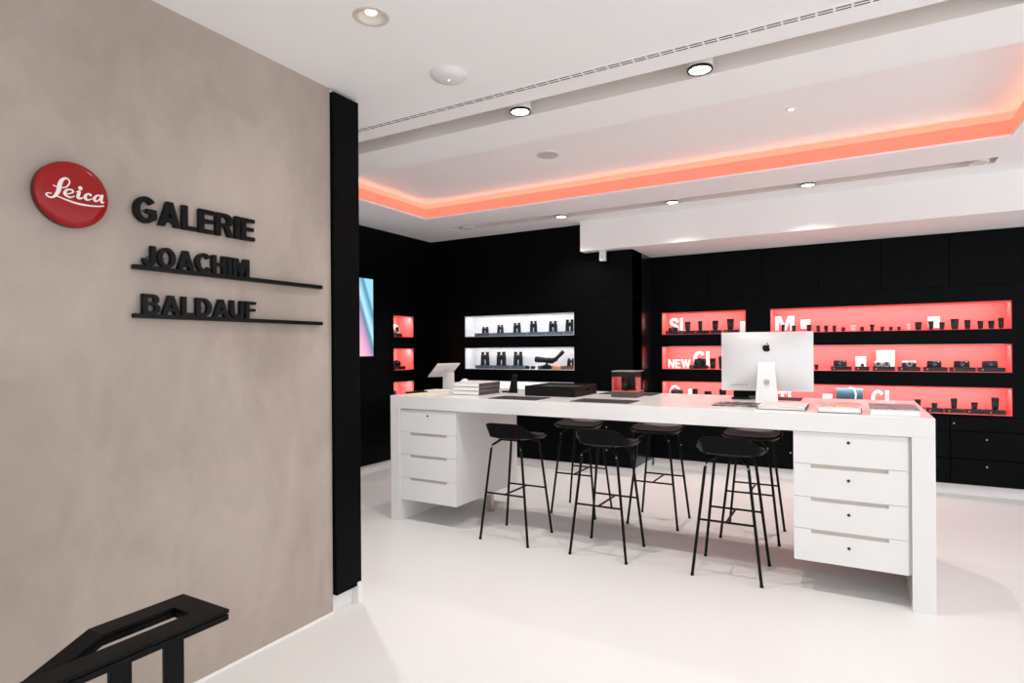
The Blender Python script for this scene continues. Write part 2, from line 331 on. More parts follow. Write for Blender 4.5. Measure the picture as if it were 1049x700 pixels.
# far left wall with three niches
NZ = [(1.605, 1.875), (1.19, 1.465), (.78, 1.048)]
def holed_wall(axis, a0, a1, z0, z1, d0, d1, holes):
    """wall in plane axis; a = along coordinate; holes (a0,a1,z0,z1)"""
    mb = slab(a0, a1, z0, z1, 0, d1-d0, holes)
    for v in mb.bm.verts:
        a, z, d = v.co
        v.co = (a, d0+d, z) if axis == 'y' else (d0+d, a, z)
    bmesh.ops.recalc_face_normals(mb.bm, faces=mb.bm.faces[:])
    return mb
LN = (5.64, 6.03)
struct(holed_wall('x', -2.6, YP+.02, .1, H, XL-.34, XL, [(LN[0], LN[1], a, b) for a, b in NZ]).build('wall_far_left', M['black_panel']))
struct(MB().box(XL-.34, XL-.03, -2.6, YP, 0, .1).build('baseboard_far_left', M['white_wall']))
# projecting black wall with three white niches
WN = (-4.36, -2.812)
struct(holed_wall('y', XL, -2.734, .1, H, YP, YP+.34, [(WN[0], WN[1], a, b) for a, b in NZ]+[(-3.9, -2.734, .1, .77)]).build('wall_back', M['black_panel']))
struct(MB().box(-2.730, XC, YP, YP+.34, .77, 2.026).box(-2.730, XC, YP, YP+.34, 2.032, 2.55).box(-2.734, -2.70, YP+.004, YP+.34, .77, H).box(XC-.34, XC-.004, YP+.342, YB+.3, .1, 2.55).build('wall_column', M['black_panel']))
struct(MB().box(XC-.004, XC, YP, YB, .1, 2.55).build('wall_column_side', M['black_glossy']))
struct(MB().box(XL, XC-.03, YP+.03, YP+.3, 0, .1).box(XC-.3, XC-.03, YP+.3, YB+.3, 0, .1).build('baseboard_back', M['white_wall']))
# right display wall
RA = (-1.987, -1.026); RB = (-.77, 1.325)
seams = [-.856-.5665, -.856, -.292, .279, .847, 1.413, 1.98, 2.546]
struct(holed_wall('y', XC, 4.6, .765, 2.55, YB+.012, YB+.34, [(RA[0], RA[1], a, b) for a, b in NZ]+[(RB[0], RB[1], a, b) for a, b in NZ]).build('wall_right', M['black_gap']))
clad = MB()
edges = [XC]+seams+[4.6]
def clad_piece(xa, xb, za, zb): clad.box(xa+.003, xb-.003, YB, YB+.012, za+.003, zb-.003)
for xa, xb in zip(edges, edges[1:]):
    clad_piece(xa, xb, 2.03, 2.556)
    # zone of the niches: pieces between them
    cuts = [(RA[0], RA[1]), (RB[0], RB[1])]
    segs = [(xa, xb)]
    for c0, c1 in cuts:
        ns = []
        for s0, s1 in segs:
            if c1 <= s0 or c0 >= s1: ns.append((s0, s1, )); continue
            if s0 < c0: ns.append((s0, c0))
            if s1 > c1: ns.append((c1, s1))
        segs = ns
    for s0, s1 in segs: clad.box(s0+.0, s1-.0, YB, YB+.012, .765, 2.03)
    for c0, c1 in cuts:
        s0, s1 = max(xa, c0), min(xb, c1)
        if s1 > s0:
            for za, zb in ((.765, .78), (1.048, 1.19), (1.465, 1.605), (1.875, 2.03)): clad.box(s0, s1, YB, YB+.012, za, zb)
struct(clad.build('trim_3', M['black_panel']))
struct(MB().box(XC, 4.6, YB+.03, YB+.3, 0, .1).build('baseboard_right', M['white_wall']))
struct(MB().box(2.55, 4.6, YB, YB+.3, .1, .765).build('trim_4', M['black_panel']))
# lowered ceiling bulkhead
struct(MB().box(-2.67, 4.6, 6.27, YP, 2.556, H).box(-2.67, 4.6, YP, 7.6, 2.556, H).build('ceiling_bulkhead', M['ceil']))

# base cabinets under the niches
def cabinet(x0, x1, yf, label, lockx=None):
    t = thing('base_cabinet', label, 'cabinet', ((x0+x1)/2, yf+.18, .1), 0, 'black base cabinets under the display niches')
    w = (x1-x0)/2
    MB().box(-w+.001, w-.001, -.16, .14, 0, .663).build('cabinet_body', M['black_gap'], t)
    for za, zb in ((0, .252), (.252, .521), (.521, .664)):
        d = MB().box(-w+.003, w-.003, -.18, -.161, za+.003, zb-.003, bev=.0015, seg=1).build('drawer', M['black_panel'], t)
        lx = 0 if zb < .6 else -w+.03
        MB().lathe([(.008, 0), (.008, .003), (.005, .004)], 12, mtx=Matrix.Translation((lx, -.18, (za+zb)/2 + (.06 if zb < .6 else .0))) @ Matrix.Rotation(R(90), 4, 'X')).build('lock', M['lock_light'], d)
names = ['in the corner beside the projecting wall', 'behind the back left stool', 'behind the middle of the counter', 'behind the large silver computer', 'behind the right end of the counter', 'right of the counter leg', 'at the right edge of the picture', 'beyond the right edge', 'far beyond the right edge']
cx = [XC, -1.4225]+seams[1:8]
for i, (xa, xb) in enumerate(zip(cx, cx[1:])): cabinet(xa, xb, YB, 'black three-drawer base cabinet ' + names[i])
cabinet(-2.734, XC, YP, 'black base cabinet in the projecting wall behind the middle stools'); cabinet(-3.30, -2.734, YP, 'black base cabinet behind the left drawer block'); cabinet(-3.9, -3.30, YP, 'black base cabinet hidden behind the left end of the counter')

# ------------------------------------------------------------------ niches
def niche(axis, a0, a1, z0, z1, front, lining, label, group, power, seams_at=(), tint=(1, .97, .95), depth=.27):
    t = thing('display_niche', label, 'display niche', (0, 0, 0), 0, group)
    def mk(a, b, d0, d1, zz0, zz1, m=None):
        if axis == 'y': return (a, b, front+d0, front+d1, zz0, zz1)
        return (front-d1, front-d0, a, b, zz0, zz1)
    e = .0015
    mb = MB()
    mb.box(*mk(a0+e, a1-e, depth, depth+.01, z0+e, z1-e))
    mb.box(*mk(a0+e, a0+.008, .006, depth, z0+e, z1-e)).box(*mk(a1-.008, a1-e, .006, depth, z0+e, z1-e))
    mb.box(*mk(a0+.008, a1-.008, .006, depth, z0+e, z0+.006)).box(*mk(a0+.008, a1-.008, .006, depth, z1-.006, z1-e))
    mb.build('lining', lining, t)
    cuts = [a0+.01, *seams_at, a1-.01]
    for u, v in zip(cuts, cuts[1:]):
        MB().box(*mk(u+.001, v-.001, .012, .016, z0+.007, z1-.014)).build('glass_pane', M['glass'], t)
    MB().box(*mk(a0+.01, a1-.01, .02, .032, z1-.012, z1-.0065)).build('led_strip', lining, t)
    ld = bpy.data.lights.new('niche_led', 'AREA'); ld.shape = 'RECTANGLE'; ld.size = (a1-a0)-.06; ld.size_y = .02; ld.energy = power*(a1-a0); ld.color = tint
    lo = bpy.data.objects.new('niche_led', ld); COL.objects.link(lo); lo.parent = t
    if axis == 'y':
        lo.location = ((a0+a1)/2, front+.045, z1-.016); lo.rotation_euler = (R(38), 0, 0)
    else:
        lo.location = (front-.045, (a0+a1)/2, z1-.016); lo.rotation_euler = (R(38), 0, R(90))
    return t
rows = ['top', 'middle', 'bottom']
NP = 3.0
for k, (a, b) in enumerate(NZ):
    niche('x', LN[0], LN[1], a, b, XL, M['red_lining'], rows[k]+' small square red-lit niche in the far left black wall', 'red niches in the left wall', NP*1.4)
    niche('y', WN[0], WN[1], a, b, YP, M['white_lining'], rows[k]+' white-lit niche in the black back wall left of the column', 'white niches in the back wall', NP*.5, (-3.3,), (1, .98, 1))
    niche('y', RA[0], RA[1], a, b, YB, M['red_lining'], rows[k]+' short red-lit niche just right of the black column', 'short red niches', NP, (-1.13,))
    niche('y', RB[0], RB[1], a, b, YB, M['red_lining'], rows[k]+' long red-lit niche at the right of the display wall', 'long red niches', NP, (-.31, .40, 1.0))

def sign(txt, x0, w, z0, h, y, label, gap=.085):
    t = thing('letter_sign', label, 'sign', (x0, y, z0)); word_letters(txt, w, h, .008, M['sign_white'], WALLY, t, gap); return t
BKY = YB+.268
sign('SL', -1.962, .225, 1.632, .185, BKY, 'white letters SL on the back of the top short red niche')
sign('NEW', -1.955, .273, 1.199, .105, 7.33, 'white letters NEW standing at the left of the middle short red niche')
sign('CL', -1.67, .26, 1.215, .185, BKY, 'white letters CL behind the camera in the middle short red niche')
sign('Q', -1.966, .135, .83, .15, BKY, 'white letter Q at the left of the bottom short red niche')
sign('M', -.748, .2, 1.635, .165, BKY, 'white letter M at the left end of the top long red niche')
sign('TL', -.722, .19, .79, .15, BKY, 'white letters TL seen under the silver computer')
sign('CL', .195, .215, .80, .18, BKY, 'white letters CL in the bottom long red niche above the magazines')

PN = 'dark plinths under the displayed products'
def plinth(x, z, w, y, label, m='plinth_dark', d=.13, h=.042, group=PN, rz=0):
    t = thing('display_plinth', label, 'display plinth', (x, y, z), rz, group)
    MB().box(-w/2, w/2, -d/2, d/2, 0, h, bev=.003).build('block', M[m], t)
    MB().lathe([(.007, 0), (.007, .002)], 12, mtx=Matrix.Translation((-w/2+.03, -d/2, h*.5)) @ Matrix.Rotation(R(90), 4, 'X')).build('round_badge', M['dot_red'], t)
    return t
def lens(x, z, y, w, h, label, group, m='lens_black', ring='lens_grey', hood=True):
    t = thing('camera_lens', label, 'camera lens', (x, y, z), 0, group); r = w/2
    MB().lathe([(r*.70, 0), (r*.74, h*.08), (r*.80, h*.10), (r*.80, h*.22), (r*.90, h*.26), (r*.90, h*.34), (r*.86, h*.36), (r*.86, h*.62), (r*.94, h*.66), (r*.94, h*.70)], 20).build('barrel', M[m], t, True)
    MB().lathe([(r*.89, h*.38), (r*.92, h*.40), (r*.92, h*.57), (r*.89, h*.59)], 20).build('focus_ring', M[ring], t, True)
    if hood: MB().lathe([(r*.95, h*.70), (r, h*.73), (r, h), (r*.86, h), (r*.84, h*.80)], 20).build('lens_hood', M[m], t, True)
    MB().lathe([(r*.82, h*.78), (r*.5, h*.83), (0.0, h*.85)], 20).build('front_glass', M['glass_dark'], t, True)
    return t
def camera(x, z, y, w, h, label, group, top='lens_black', body='lens_black', lensr=.36, modern=False):
    t = thing('camera', label, 'camera', (x, y, z), 0, group); d = .035
    zt = .56 if top == 'silver' else .70
    MB().box(-w/2, w/2, -d/2, d/2, 0, h*zt, bev=.005).build('body', M[body], t, True)
    tp = MB().box(-w/2+.001, w/2-.001, -d/2+.001, d/2-.001, h*zt, h*.88, bev=.004)
    if modern: tp.box(-w*.16, w*.16, -d/2-.004, d/2, h*.86, h, bev=.004)
    tp.build('top_plate', M[top], t, True)
    MB().lathe([(w*.05, 0), (w*.05, h*.10)], 14, cx=w*.30, mtx=Matrix.Translation((0, 0, h*.88))).build('shutter_dial', M[top], t, True)
    if not modern: MB().box(w*.22, w*.34, -d/2-.002, -d/2+.002, h*.70, h*.83).box(-w*.05, w*.07, -d/2-.002, -d/2+.002, h*.72, h*.82).build('viewfinder_window', M['silver_soft' if top == 'lens_black' else 'glass_dark'], t)
    r = h*lensr
    MB().lathe([(r*.95, 0), (r, .006), (r*.92, .012), (r*.92, .024), (r*.98, .028), (r*.98, .036), (r*.8, .036), (r*.7, .030)], 22, mtx=Matrix.Translation((0, -d/2, h*.42)) @ Matrix.Rotation(R(90), 4, 'X')).build('lens', M['silver_soft' if top == 'silver' else body], t, True)
    MB().lathe([(r*.72, .0365), (r*.5, .034), (0, .036)], 20, mtx=Matrix.Translation((0, -d/2, h*.42)) @ Matrix.Rotation(R(90), 4, 'X')).build('front_glass', M['glass_dark'], t, True)
    return t
def card(x, z, y, w, h, label, m='sign_white', tilt=8):
    t = thing('info_card', label, 'card', (x, y, z)); t.rotation_euler = (R(-tilt), 0, 0)
    MB().box(-w/2, w/2, -.001, .001, 0, h).build('sheet', M[m], t); MB().box(-w*.3, w*.3, .001, .03, 0, .003).box(-w*.3, w*.3, .001, .003, 0, h*.6).build('foot', M['sign_white'], t)
    return t
ORD = ['first', 'second', 'third', 'fourth', 'fifth', 'sixth', 'seventh', 'eighth', 'ninth', 'tenth', 'eleventh', 'twelfth', 'thirteenth', 'fourteenth', 'fifteenth', 'sixteenth', 'seventeenth', 'eighteenth', 'nineteenth']
z1, z2, z3 = [a+.006 for a, b in NZ]
YI = YB+.11
# --- short red niche, top
G = 'long lenses in the top short red niche'
for i, (x, w) in enumerate([(-1.875, .15), (-1.708, .151), (-1.548, .148), (-1.385, .15), (-1.195, .165)]):
    plinth(x, z1, w, YI, 'dark plinth, %s from the left in the top short red niche' % ORD[i])
camera(-1.874, z1+.042, YI, .11, .045, 'low dark camera under the letters SL in the top short red niche', 'cameras in the short red niches', modern=True)
for (x, w, h), nm in zip([(-1.701, .07, .108), (-1.553, .052, .112), (-1.38, .070, .114), (-1.21, .082, .128)], ['beside the white letters SL', 'narrow, second from the white letters SL', 'third from the white letters SL', 'tallest, near the white card']):
    lens(x, z1+.042, YI, w, h, 'black lens on a plinth in the top short red niche, ' + nm, G)
card(-1.075, z1, YI+.04, .075, .14, 'upright white card at the right end of the top short red niche')
# --- short red niche, middle
plinth(-1.568, z2, .205, YI, 'dark plinth beside the white NEW letters')
camera(-1.558, z2+.042, YI, .135, .085, 'black camera on a plinth right of the white NEW letters', 'cameras in the short red niches', modern=True)
lens(-1.411, z2, YI, .072, .125, 'tall black lens right of the black camera in the middle short red niche', 'lenses in the middle short red niche')
lens(-1.315, z2, YI, .066, .148, 'tall black lens partly behind the left edge of the silver computer', 'lenses in the middle short red niche')
# --- short red niche, bottom
plinth(-1.836, z3, .18, YI, 'dark plinth at the left of the bottom short red niche', h=.10)
camera(-1.836, z3+.10, YI, .145, .055, 'blue-black camera in front of the white letter Q', 'cameras in the short red niches', body='bino_green', modern=True)
card(-1.686, z3, YI+.05, .052, .16, 'small white card right of the letter Q in the bottom short red niche')
for (x, w, h), nm in zip([(-1.62, .069, .167), (-1.302, .080, .17), (-1.142, .075, .172)], ['right of the small white card', 'second from the silver computer', 'just left of the silver computer']):
    lens(x, z3, YI, w, h, 'thick black lens in the bottom short red niche, ' + nm, 'lenses in the bottom short red niche')
lens(-1.47, z3, YI, .085, .142, 'lower black lens, second in the bottom short red niche', 'lenses in the bottom short red niche')
# --- long red niche, top
G = 'lenses in the top long red niche'
small = [(-.649, .035, .085), (-.54, .044, .072), (-.389, .053, .078), (-.299, .042, .066), (-.224, .042, .064), (-.145, .041, .062), (-.061, .040, .060), (.112, .043, .060), (.204, .044, .064), (.293, .038, .056), (.370, .038, .052), (.440, .035, .052)]
nms = ['in front of the letter M', 'right of the letter M', 'in front of the white card', 'first right of the white card', 'second right of the white card', 'third right of the white card', 'left of the pale silver lens', 'right of the left pale silver lens', 'second right of the left pale silver lens', 'third left of the right pale silver lens', 'second left of the right pale silver lens', 'left neighbour of the right pale silver lens']
for (x, w, h), nm in zip(small, nms):
    lens(x, z1, YI, w, h+.004, 'small black lens in the top long red niche, ' + nm, G, hood=False if h < .062 else True)
for (x, w), nm in zip([(.028, .049), (.521, .036)], ['left', 'right']):
    lens(x, z1, YI, w, .064, nm + ' one of two pale silver lenses in the top long red niche', 'pale lenses in the top long red niche', 'silver_soft', 'silver')
big = [(.604, .062, .082), (.71, .046, .088), (.80, .048, .075), (.902, .070, .104), (1.004, .053, .092), (1.104, .049, .08), (1.188, .052, .08), (1.261, .047, .105)]
nms = ['first right of the right pale lens', 'left of the large white card', 'right of the large white card', 'widest of the right-hand ones', 'fourth from the right wall', 'third from the right wall', 'second from the right wall', 'against the right wall']
for (x, w, h), nm in zip(big, nms):
    lens(x, z1, YI, w, h, 'charcoal lens standing in the top long red niche, ' + nm, G, 'lens_black', 'lens_grey')
card(-.428, z1+.04, YI+.07, .092, .10, 'white card behind the small lenses left in the top long red niche')
card(.742, z1+.02, YI+.07, .099, .115, 'large white card between charcoal lenses in the top long red niche')
# --- long red niche, middle
G = 'dark plinths in the middle long red niche'
cams = [(-.082, .195, 'under the black camera right of the computer'), (.109, .131, 'under the tiny camera by the white card'), (.302, .195, 'in front of the pale blue poster'), (.521, .190, 'under the silver camera'), (.739, .194, 'under the third camera from the right'), (.958, .201, 'under the second camera from the right'), (1.182, .203, 'rightmost, by the right end wall')]
for x, w, nm in cams: plinth(x, z2, w, YI, 'dark low plinth in the middle long red niche, ' + nm, group=G)
G = 'rangefinder cameras in the middle long red niche'
lens(-.32, z2, YI, .043, .06, 'small dark lens peeping out right of the silver computer', 'lenses in the middle long red niche')
camera(-.093, z2+.042, YI, .126, .072, 'black rangefinder camera nearest the silver computer in the middle long niche', G, body='lens_grey')
card(.10, z2+.03, YI+.075, .094, .115, 'white card behind a tiny camera in the middle long red niche', tilt=3)
lens(.112, z2+.042, YI, .035, .04, 'tiny black lens in front of the white card in the middle long niche', 'lenses in the middle long red niche', hood=False)
card(.324, z2+.01, YI+.085, .163, .20, 'tall pale blue poster card behind two cameras in the middle long niche', 'poster', tilt=2)
camera(.252, z2+.042, YI, .066, .062, 'compact silver and black camera, left of the pair before the pale blue poster', G, top='silver', modern=False, lensr=.42)
camera(.326, z2+.042, YI, .068, .066, 'compact silver and black camera, right of the pair before the pale blue poster', G, top='silver', modern=False, lensr=.42)
camera(.523, z2+.042, YI, .124, .068, 'silver rangefinder camera right of the pale blue poster', G, top='silver', body='lens_grey')
camera(.732, z2+.042, YI, .121, .07, 'black rangefinder camera with bright lens, third camera from the right wall', G)
camera(.955, z2+.042, YI, .126, .07, 'black camera, second from the right wall in the middle long niche', G)
camera(1.174, z2+.042, YI, .121, .07, 'grey camera nearest the right wall in the middle long niche', G, top='lens_grey', body='lens_grey', lensr=.30)
# --- long red niche, bottom
G = 'dark plinths in the bottom long red niche'
for i, (x, w) in enumerate([(.575, .14), (.732, .141), (.890, .145), (1.050, .149), (1.212, .146)]):
    plinth(x, z3, w, YI, 'dark plinth in the bottom long red niche, %s right of the counter end' % ORD[i], group=G)
G = 'lenses in the bottom long red niche'
for (x, w, h), nm in zip([(.595, .056, .078), (.734, .055, .048), (.892, .055, .100), (1.054, .055, .066), (1.213, .062, .118)], ['just showing past the counter corner', 'shortest, right of the counter corner', 'tall, second from the counter corner', 'low, beside the tallest', 'tallest, by the right end wall']):
    lens(x, z3+.042, YI, w, h, 'charcoal lens on a plinth in the bottom long red niche, ' + nm, G, 'lens_black', 'lens_grey')
card(-.217, z3, YI+.06, .093, .145, 'white card left of the blue camera bag in the bottom long niche')
bag = thing('camera_bag', 'petrol blue leather camera bag with white strap in the bottom long red niche', 'bag', (-.008, YI+.01, z3))
MB().box(-.125, .125, -.045, .045, 0, .215, bev=.014, seg=3).build('pouch', M['bag_blue'], bag, True)
MB().box(-.122, .122, -.052, -.040, .10, .219, bev=.005).build('flap', M['bag_blue'], bag, True)
MB().tube([(.05, -.058, .005), (.055, -.060, .08), (.058, -.058, .16), (.045, -.054, .215), (.0, -.05, .225)], .007).build('strap', M['strap_white'], bag, True)
camera(.02, z3, YI-.055, .09, .07, 'small dark camera in front of the blue bag', 'cameras in the bottom long niche')

# --- white niches : binoculars
def binocular(x, z, y, w, h, label, group):
    t = thing('binoculars', label, 'binoculars', (x, y, z), 0, group)
    for s in (-1, 1):
        c = s*w*.29
        MB().lathe([(w*.235, 0), (w*.235, h*.10), (w*.215, h*.14), (w*.205, h*.55), (w*.19, h*.70), (w*.14, h*.80), (w*.14, h*.84)], 16, cx=c).build('barrel', M['bino_green'], t, True)
        MB().lathe([(w*.15, h*.84), (w*.17, h*.86), (w*.17, h), (w*.12, h)], 16, cx=c*.95).build('eyecup', M['lens_black'], t, True)
    MB().box(-w*.18, w*.18, -w*.10, w*.10, h*.42, h*.74, bev=w*.03).build('bridge', M['bino_green'], t, True)
    MB().lathe([(w*.07, h*.74), (w*.07, h*.82)], 12).build('focus_wheel', M['lens_grey'], t, True)
    return t
YW = YP+.11
b1 = [(-4.11, .097, .082), (-3.882, .09, .102), (-3.638, .104, .122), (-3.404, .096, .138), (-3.136, .110, .13), (-2.914, .110, .142)]
p1 = [(-4.123, .22), (-3.864, .188), (-3.63, .215), (-3.38, .21), (-3.133, .21), (-2.915, .17)]
lab1 = ['smallest, at the left end', 'second smallest, second from the left', 'third from the left', 'slim and tall, fourth from the left', 'fifth from the left', 'rightmost, tallest, cut by the niche edge']
for (x, w, h), (px, pw), nm in zip(b1, p1, lab1):
    plinth(px, z1, pw, YW, 'blue-grey plinth in the top white niche under the binoculars that stand %s' % nm.replace('smallest, ', ''), 'plinth_grey', group='blue-grey plinths in the white niches')
    binocular(x, z1+.042, YW, w, h, 'upright black binoculars in the top white niche, ' + nm, 'binoculars in the top white niche')
for (x, w), nm in zip([(-4.116, .125), (-3.87, .135), (-3.625, .128)], ['left', 'middle', 'right']):
    plinth(x, z2, .222, YW, 'blue-grey plinth in the middle white niche under the %s one of three binoculars' % nm, 'plinth_grey', group='blue-grey plinths in the white niches')
    binocular(x, z2+.042, YW, w, .172, nm + ' one of three large upright black binoculars in the middle white niche', 'binoculars in the middle white niche')
for x, nm in ((-3.493, 'left'), (-3.416, 'right')):
    o = MB().lathe([(.020, 0), (.028, .006), (.029, .030), (.024, .036), (.02, .037), (.018, .030)], 18).build('eyepiece', M['lens_black'], None, True, (x, YW, z2)); tag(o, nm + ' one of two small black eyepieces between binoculars and spotting scope', 'eyepiece', 'eyepieces in the middle white niche')
plinth(-3.228, z2, .17, YW, 'dark plinth under the spotting scope', 'plinth_dark', group='blue-grey plinths in the white niches')
sc = thing('spotting_scope', 'black angled spotting scope on a stand in the middle white niche', 'spotting scope', (-3.19, YW, z2+.042))
MB().lathe([(.037, 0), (.037, .05), (.034, .06), (.030, .15), (.034, .19), (.034, .235)], 20, mtx=Matrix.Translation((-.185, 0, .078)) @ Matrix.Rotation(R(94), 4, 'Y')).build('tube', M['bino_green'], sc, True)
MB().rod((.03, 0, .058), (.10, 0, .085), .030, .026, 16).rod((.08, 0, .075), (.150, 0, .140), .024, .020, 16).build('angled_prism', M['bino_green'], sc, True)
MB().rod((.145, 0, .134), (.188, 0, .174), .024, .024, 16).build('eyepiece_cup', M['lens_black'], sc, True)
MB().lathe([(.05, 0), (.05, .006), (.014, .020), (.012, .052)], 18, cx=-.035).build('stand', M['lens_black'], sc, True)
o = MB().lathe([(.055, 0), (.065, .008), (.065, .034), (.055, .042)], 24).build('leather_case', M['orange'], None, True, (-3.075, YW-.02, z2)); tag(o, 'round orange leather case right of the spotting scope plinth', 'case')
t = thing('case', 'brown red leather box at the right end of the middle white niche', 'case', (-2.925, YW, z2))
MB().box(-.08, .08, -.06, .06, 0, .036, bev=.004).build('base', M['brown'], t, True); MB().box(-.081, .081, -.061, .061, .0362, .043, bev=.002).build('lid', M['brown'], t, True)
binocular(-2.90, z2+.043, YW, .10, .09, 'small blue-grey binoculars on the brown box in the middle white niche', 'binoculars in the middle white niche')
# --- left wall niches
plinth(-5.03, z1, .16, 5.80, 'dark plinth in the top niche of the left wall', d=.13, rz=R(90), group='plinths in the left wall niches')
c = camera(-5.03, z1+.042, 5.80, .10, .12, 'grey and white camera in the top niche of the left wall', 'cameras in the left wall niches', top='silver', body='silver_soft', modern=True); c.rotation_euler = (0, 0, R(90))
plinth(-5.03, z2, .2, 5.84, 'dark plinth in the middle niche of the left wall', d=.13, rz=R(90), group='plinths in the left wall niches')
c = camera(-5.03, z2+.042, 5.84, .12, .075, 'black camera in the middle niche of the left wall', 'cameras in the left wall niches', modern=True); c.rotation_euler = (0, 0, R(90))
lens(-5.05, z2, 5.705, .06, .17, 'tall black lens beside the camera in the middle niche of the left wall', 'lenses in the left wall niches')
plinth(-5.03, z3, .2, 5.84, 'dark plinth in the bottom niche of the left wall', d=.13, rz=R(90), group='plinths in the left wall niches')
lens(-5.03, z3+.042, 5.78, .07, .10, 'black lens in the bottom niche of the left wall', 'lenses in the left wall niches')

# wall screen on the left wall
tv = thing('wall_screen', 'tall lit screen with pale blue picture on the left black wall', 'screen', (XL, 4.64, 1.375))
MB().box(.001, .035, -.607, .605, -.012, .912, bev=.004).build('frame', M['black_panel'], tv)
MB().box(.035, .037, -.60, .60, 0, .90).build('display', M['screen_lit'], tv)

# ------------------------------------------------------------------ ceiling fittings
def spot_light(x, y, z, e, size=2.05, blend=.8, col=(1, .955, .91), parent=None, soft=.03):
    ld = bpy.data.lights.new('ceiling_spot', 'SPOT'); ld.energy = e; ld.spot_size = size; ld.spot_blend = blend; ld.shadow_soft_size = soft; ld.color = col
    o = bpy.data.objects.new('lamp_light', ld); COL.objects.link(o); o.location = (x, y, z)
    if parent: o.parent = parent; o.location = (0, 0, z)
    return o
def cyl_fixture(x, y, label, group, on=True, e=90, r=.066, tilt=0):
    t = thing('ceiling_spotlight', label, 'spotlight', (x, y, 3.064), 0, group)
    c = MB().lathe([(r-.002, -.172), (r, -.17), (r, 0)], 28).build('housing', M['fixture_white'], t, True)
    MB().lathe([(r-.002, -.172), (r-.002, -.184), (r-.012, -.184), (r-.013, -.176)], 28).build('trim_ring', M['fixture_dark'] if on else M['fixture_white'], t, True)
    MB().lathe([(r-.013, -.181), (r-.013, -.178)], 28).build('lens', M['lamp'] if on else M['fixture_beige'], t, True)
    if on: spot_light(x, y, -.20, e, parent=t)
    return t
G1 = 'spotlights in the front ceiling slot'; G2 = 'spotlights in the rear ceiling slot'
SP = 62
cyl_fixture(-3.32, 3.145, 'cylinder spotlight of the front slot hidden beyond the concrete wall', G1, e=SP*1.3)
for x, l in ((-1.725, 'cylinder spotlight in the front slot above the left stools'), (-.665, 'cylinder spotlight in the front slot above the computer'), (.70, 'cylinder spotlight in the front slot at the top right corner'), (2.0, 'unseen fill spotlight added in the front slot beyond the right edge')):  # last of the row is out of view, added for fill light
    cyl_fixture(x, 3.145, l, G1, e=SP*(1.2 if x < -1 else .95 if x < 0 else .5))
for x, l in ((-2.72, 'left lit spotlight in the rear slot above the white niches'), (-1.515, 'middle lit spotlight in the rear slot above the column'), (-.315, 'right lit spotlight in the rear slot')):
    cyl_fixture(x, 5.87, l, G2, e=SP*1.35)
f = cyl_fixture(.89, 5.87, 'unlit white spotlight at the right end of the rear slot', G2, on=False)
f = cyl_fixture(-3.93, 5.87, 'tilted unlit spotlight at the left end of the rear slot', G2, on=False)
tag(MB().box(-.02, .02, -.03, .03, -.16, 0, bev=.004).build('slot_sensor', M['fixture_dark'], None, False, (-4.06, 5.87, 3.07)), 'small dark sensor at the left tip of the rear slot', 'sensor')
def downlight(x, y, label):
    t = thing('recessed_downlight', label, 'downlight', (x, y, H), 0, 'recessed downlights in the entrance ceiling')
    MB().lathe([(.078, 0), (.078, -.003), (.072, -.005), (.056, -.003), (.053, .0), (.026, .018), (.025, .018), (.024, .019)], 32, caps=False).build('trim_cone', M['fixture_beige'], t, True)
    MB().lathe([(.0245, .0175), (.0245, .04)], 20).build('lamp', M['lamp'], t, True)
    MB().box(-.054, .054, -.054, .054, .062, .10).build('housing', M['fixture_dark'], t)
    spot_light(x, y, -.02, 10, parent=t, size=2.3)
for i, (x, y) in enumerate(DLS):
    downlight(x, y, ['round recessed downlight in the ceiling beside the concrete wall', 'unseen fill downlight added in the entrance ceiling right of the viewer', 'unseen fill downlight added far right of the viewer', 'unseen fill downlight added behind the viewer by the concrete wall', 'unseen fill downlight added directly behind the viewer', 'unseen fill downlight added behind right of the viewer'][i])
t = thing('ceiling_access_point', 'round white domed wireless unit on the ceiling near the concrete wall', 'wireless unit', (-1.815, 2.535, H))
MB().lathe([(0.0, -.032), (.05, -.030), (.082, -.022), (.095, -.008), (.095, 0)], 36).build('dome', M['fixture_white'], t, True)
MB().lathe([(.006, -.0345), (.006, -.031)], 12).build('indicator', mat('blue_indicator', (.6, .8, 1), .5, emit=(.6, .8, 1), estr=1.5, noise=.01), t, True)
t = thing('ceiling_speaker', 'flat round beige speaker grille in the raised ceiling', 'speaker', (-2.19, 4.47, 3.075))
MB().lathe([(.085, -.004), (.088, -.0005)], 36).build('grille', M['speaker'], t, True); MB().lathe([(.088, -.006), (.096, -.004), (.097, -.0005), (.0885, -.0005)], 36, caps=False).build('rim', M['fixture_white'], t, True)
t = thing('ceiling_lamp', 'tiny bright round lamp in the raised ceiling', 'lamp', (-.34, 4.46, 3.075))
MB().lathe([(.018, -.006), (.018, -.0005)], 20).build('lamp', M['lamp'], t, True); MB().lathe([(.019, -.007), (.032, -.004), (.034, -.0005), (.019, -.0005)], 24, caps=False).build('rim', M['fixture_white'], t, True)
t = thing('slot_diffuser', 'long double slotted air diffuser in the ceiling before the front slot', 'air vent', (0, 2.88, H))
MB().box(-3.6, 4.0, -.028, .028, -.004, -.0005).build('frame', M['ceil'], t)
d = MB()
x = -3.58
while x < 3.9:
    for yy in (-.011, .011): d.box(x, x+.058, yy-.0035, yy+.0035, -.0052, -.0041)
    x += .068
d.build('slots', M['slot_dark'], t)
t = thing('motion_sensor', 'small white box sensor hanging under the bulkhead by the column', 'sensor', (-2.42, 6.33, 2.555))
MB().box(-.033, .033, -.025, .025, -.12, -.0005, bev=.004).build('box', M['fixture_white'], t); MB().box(-.02, .02, -.027, -.0255, -.10, -.05).build('window', M['speaker'], t)
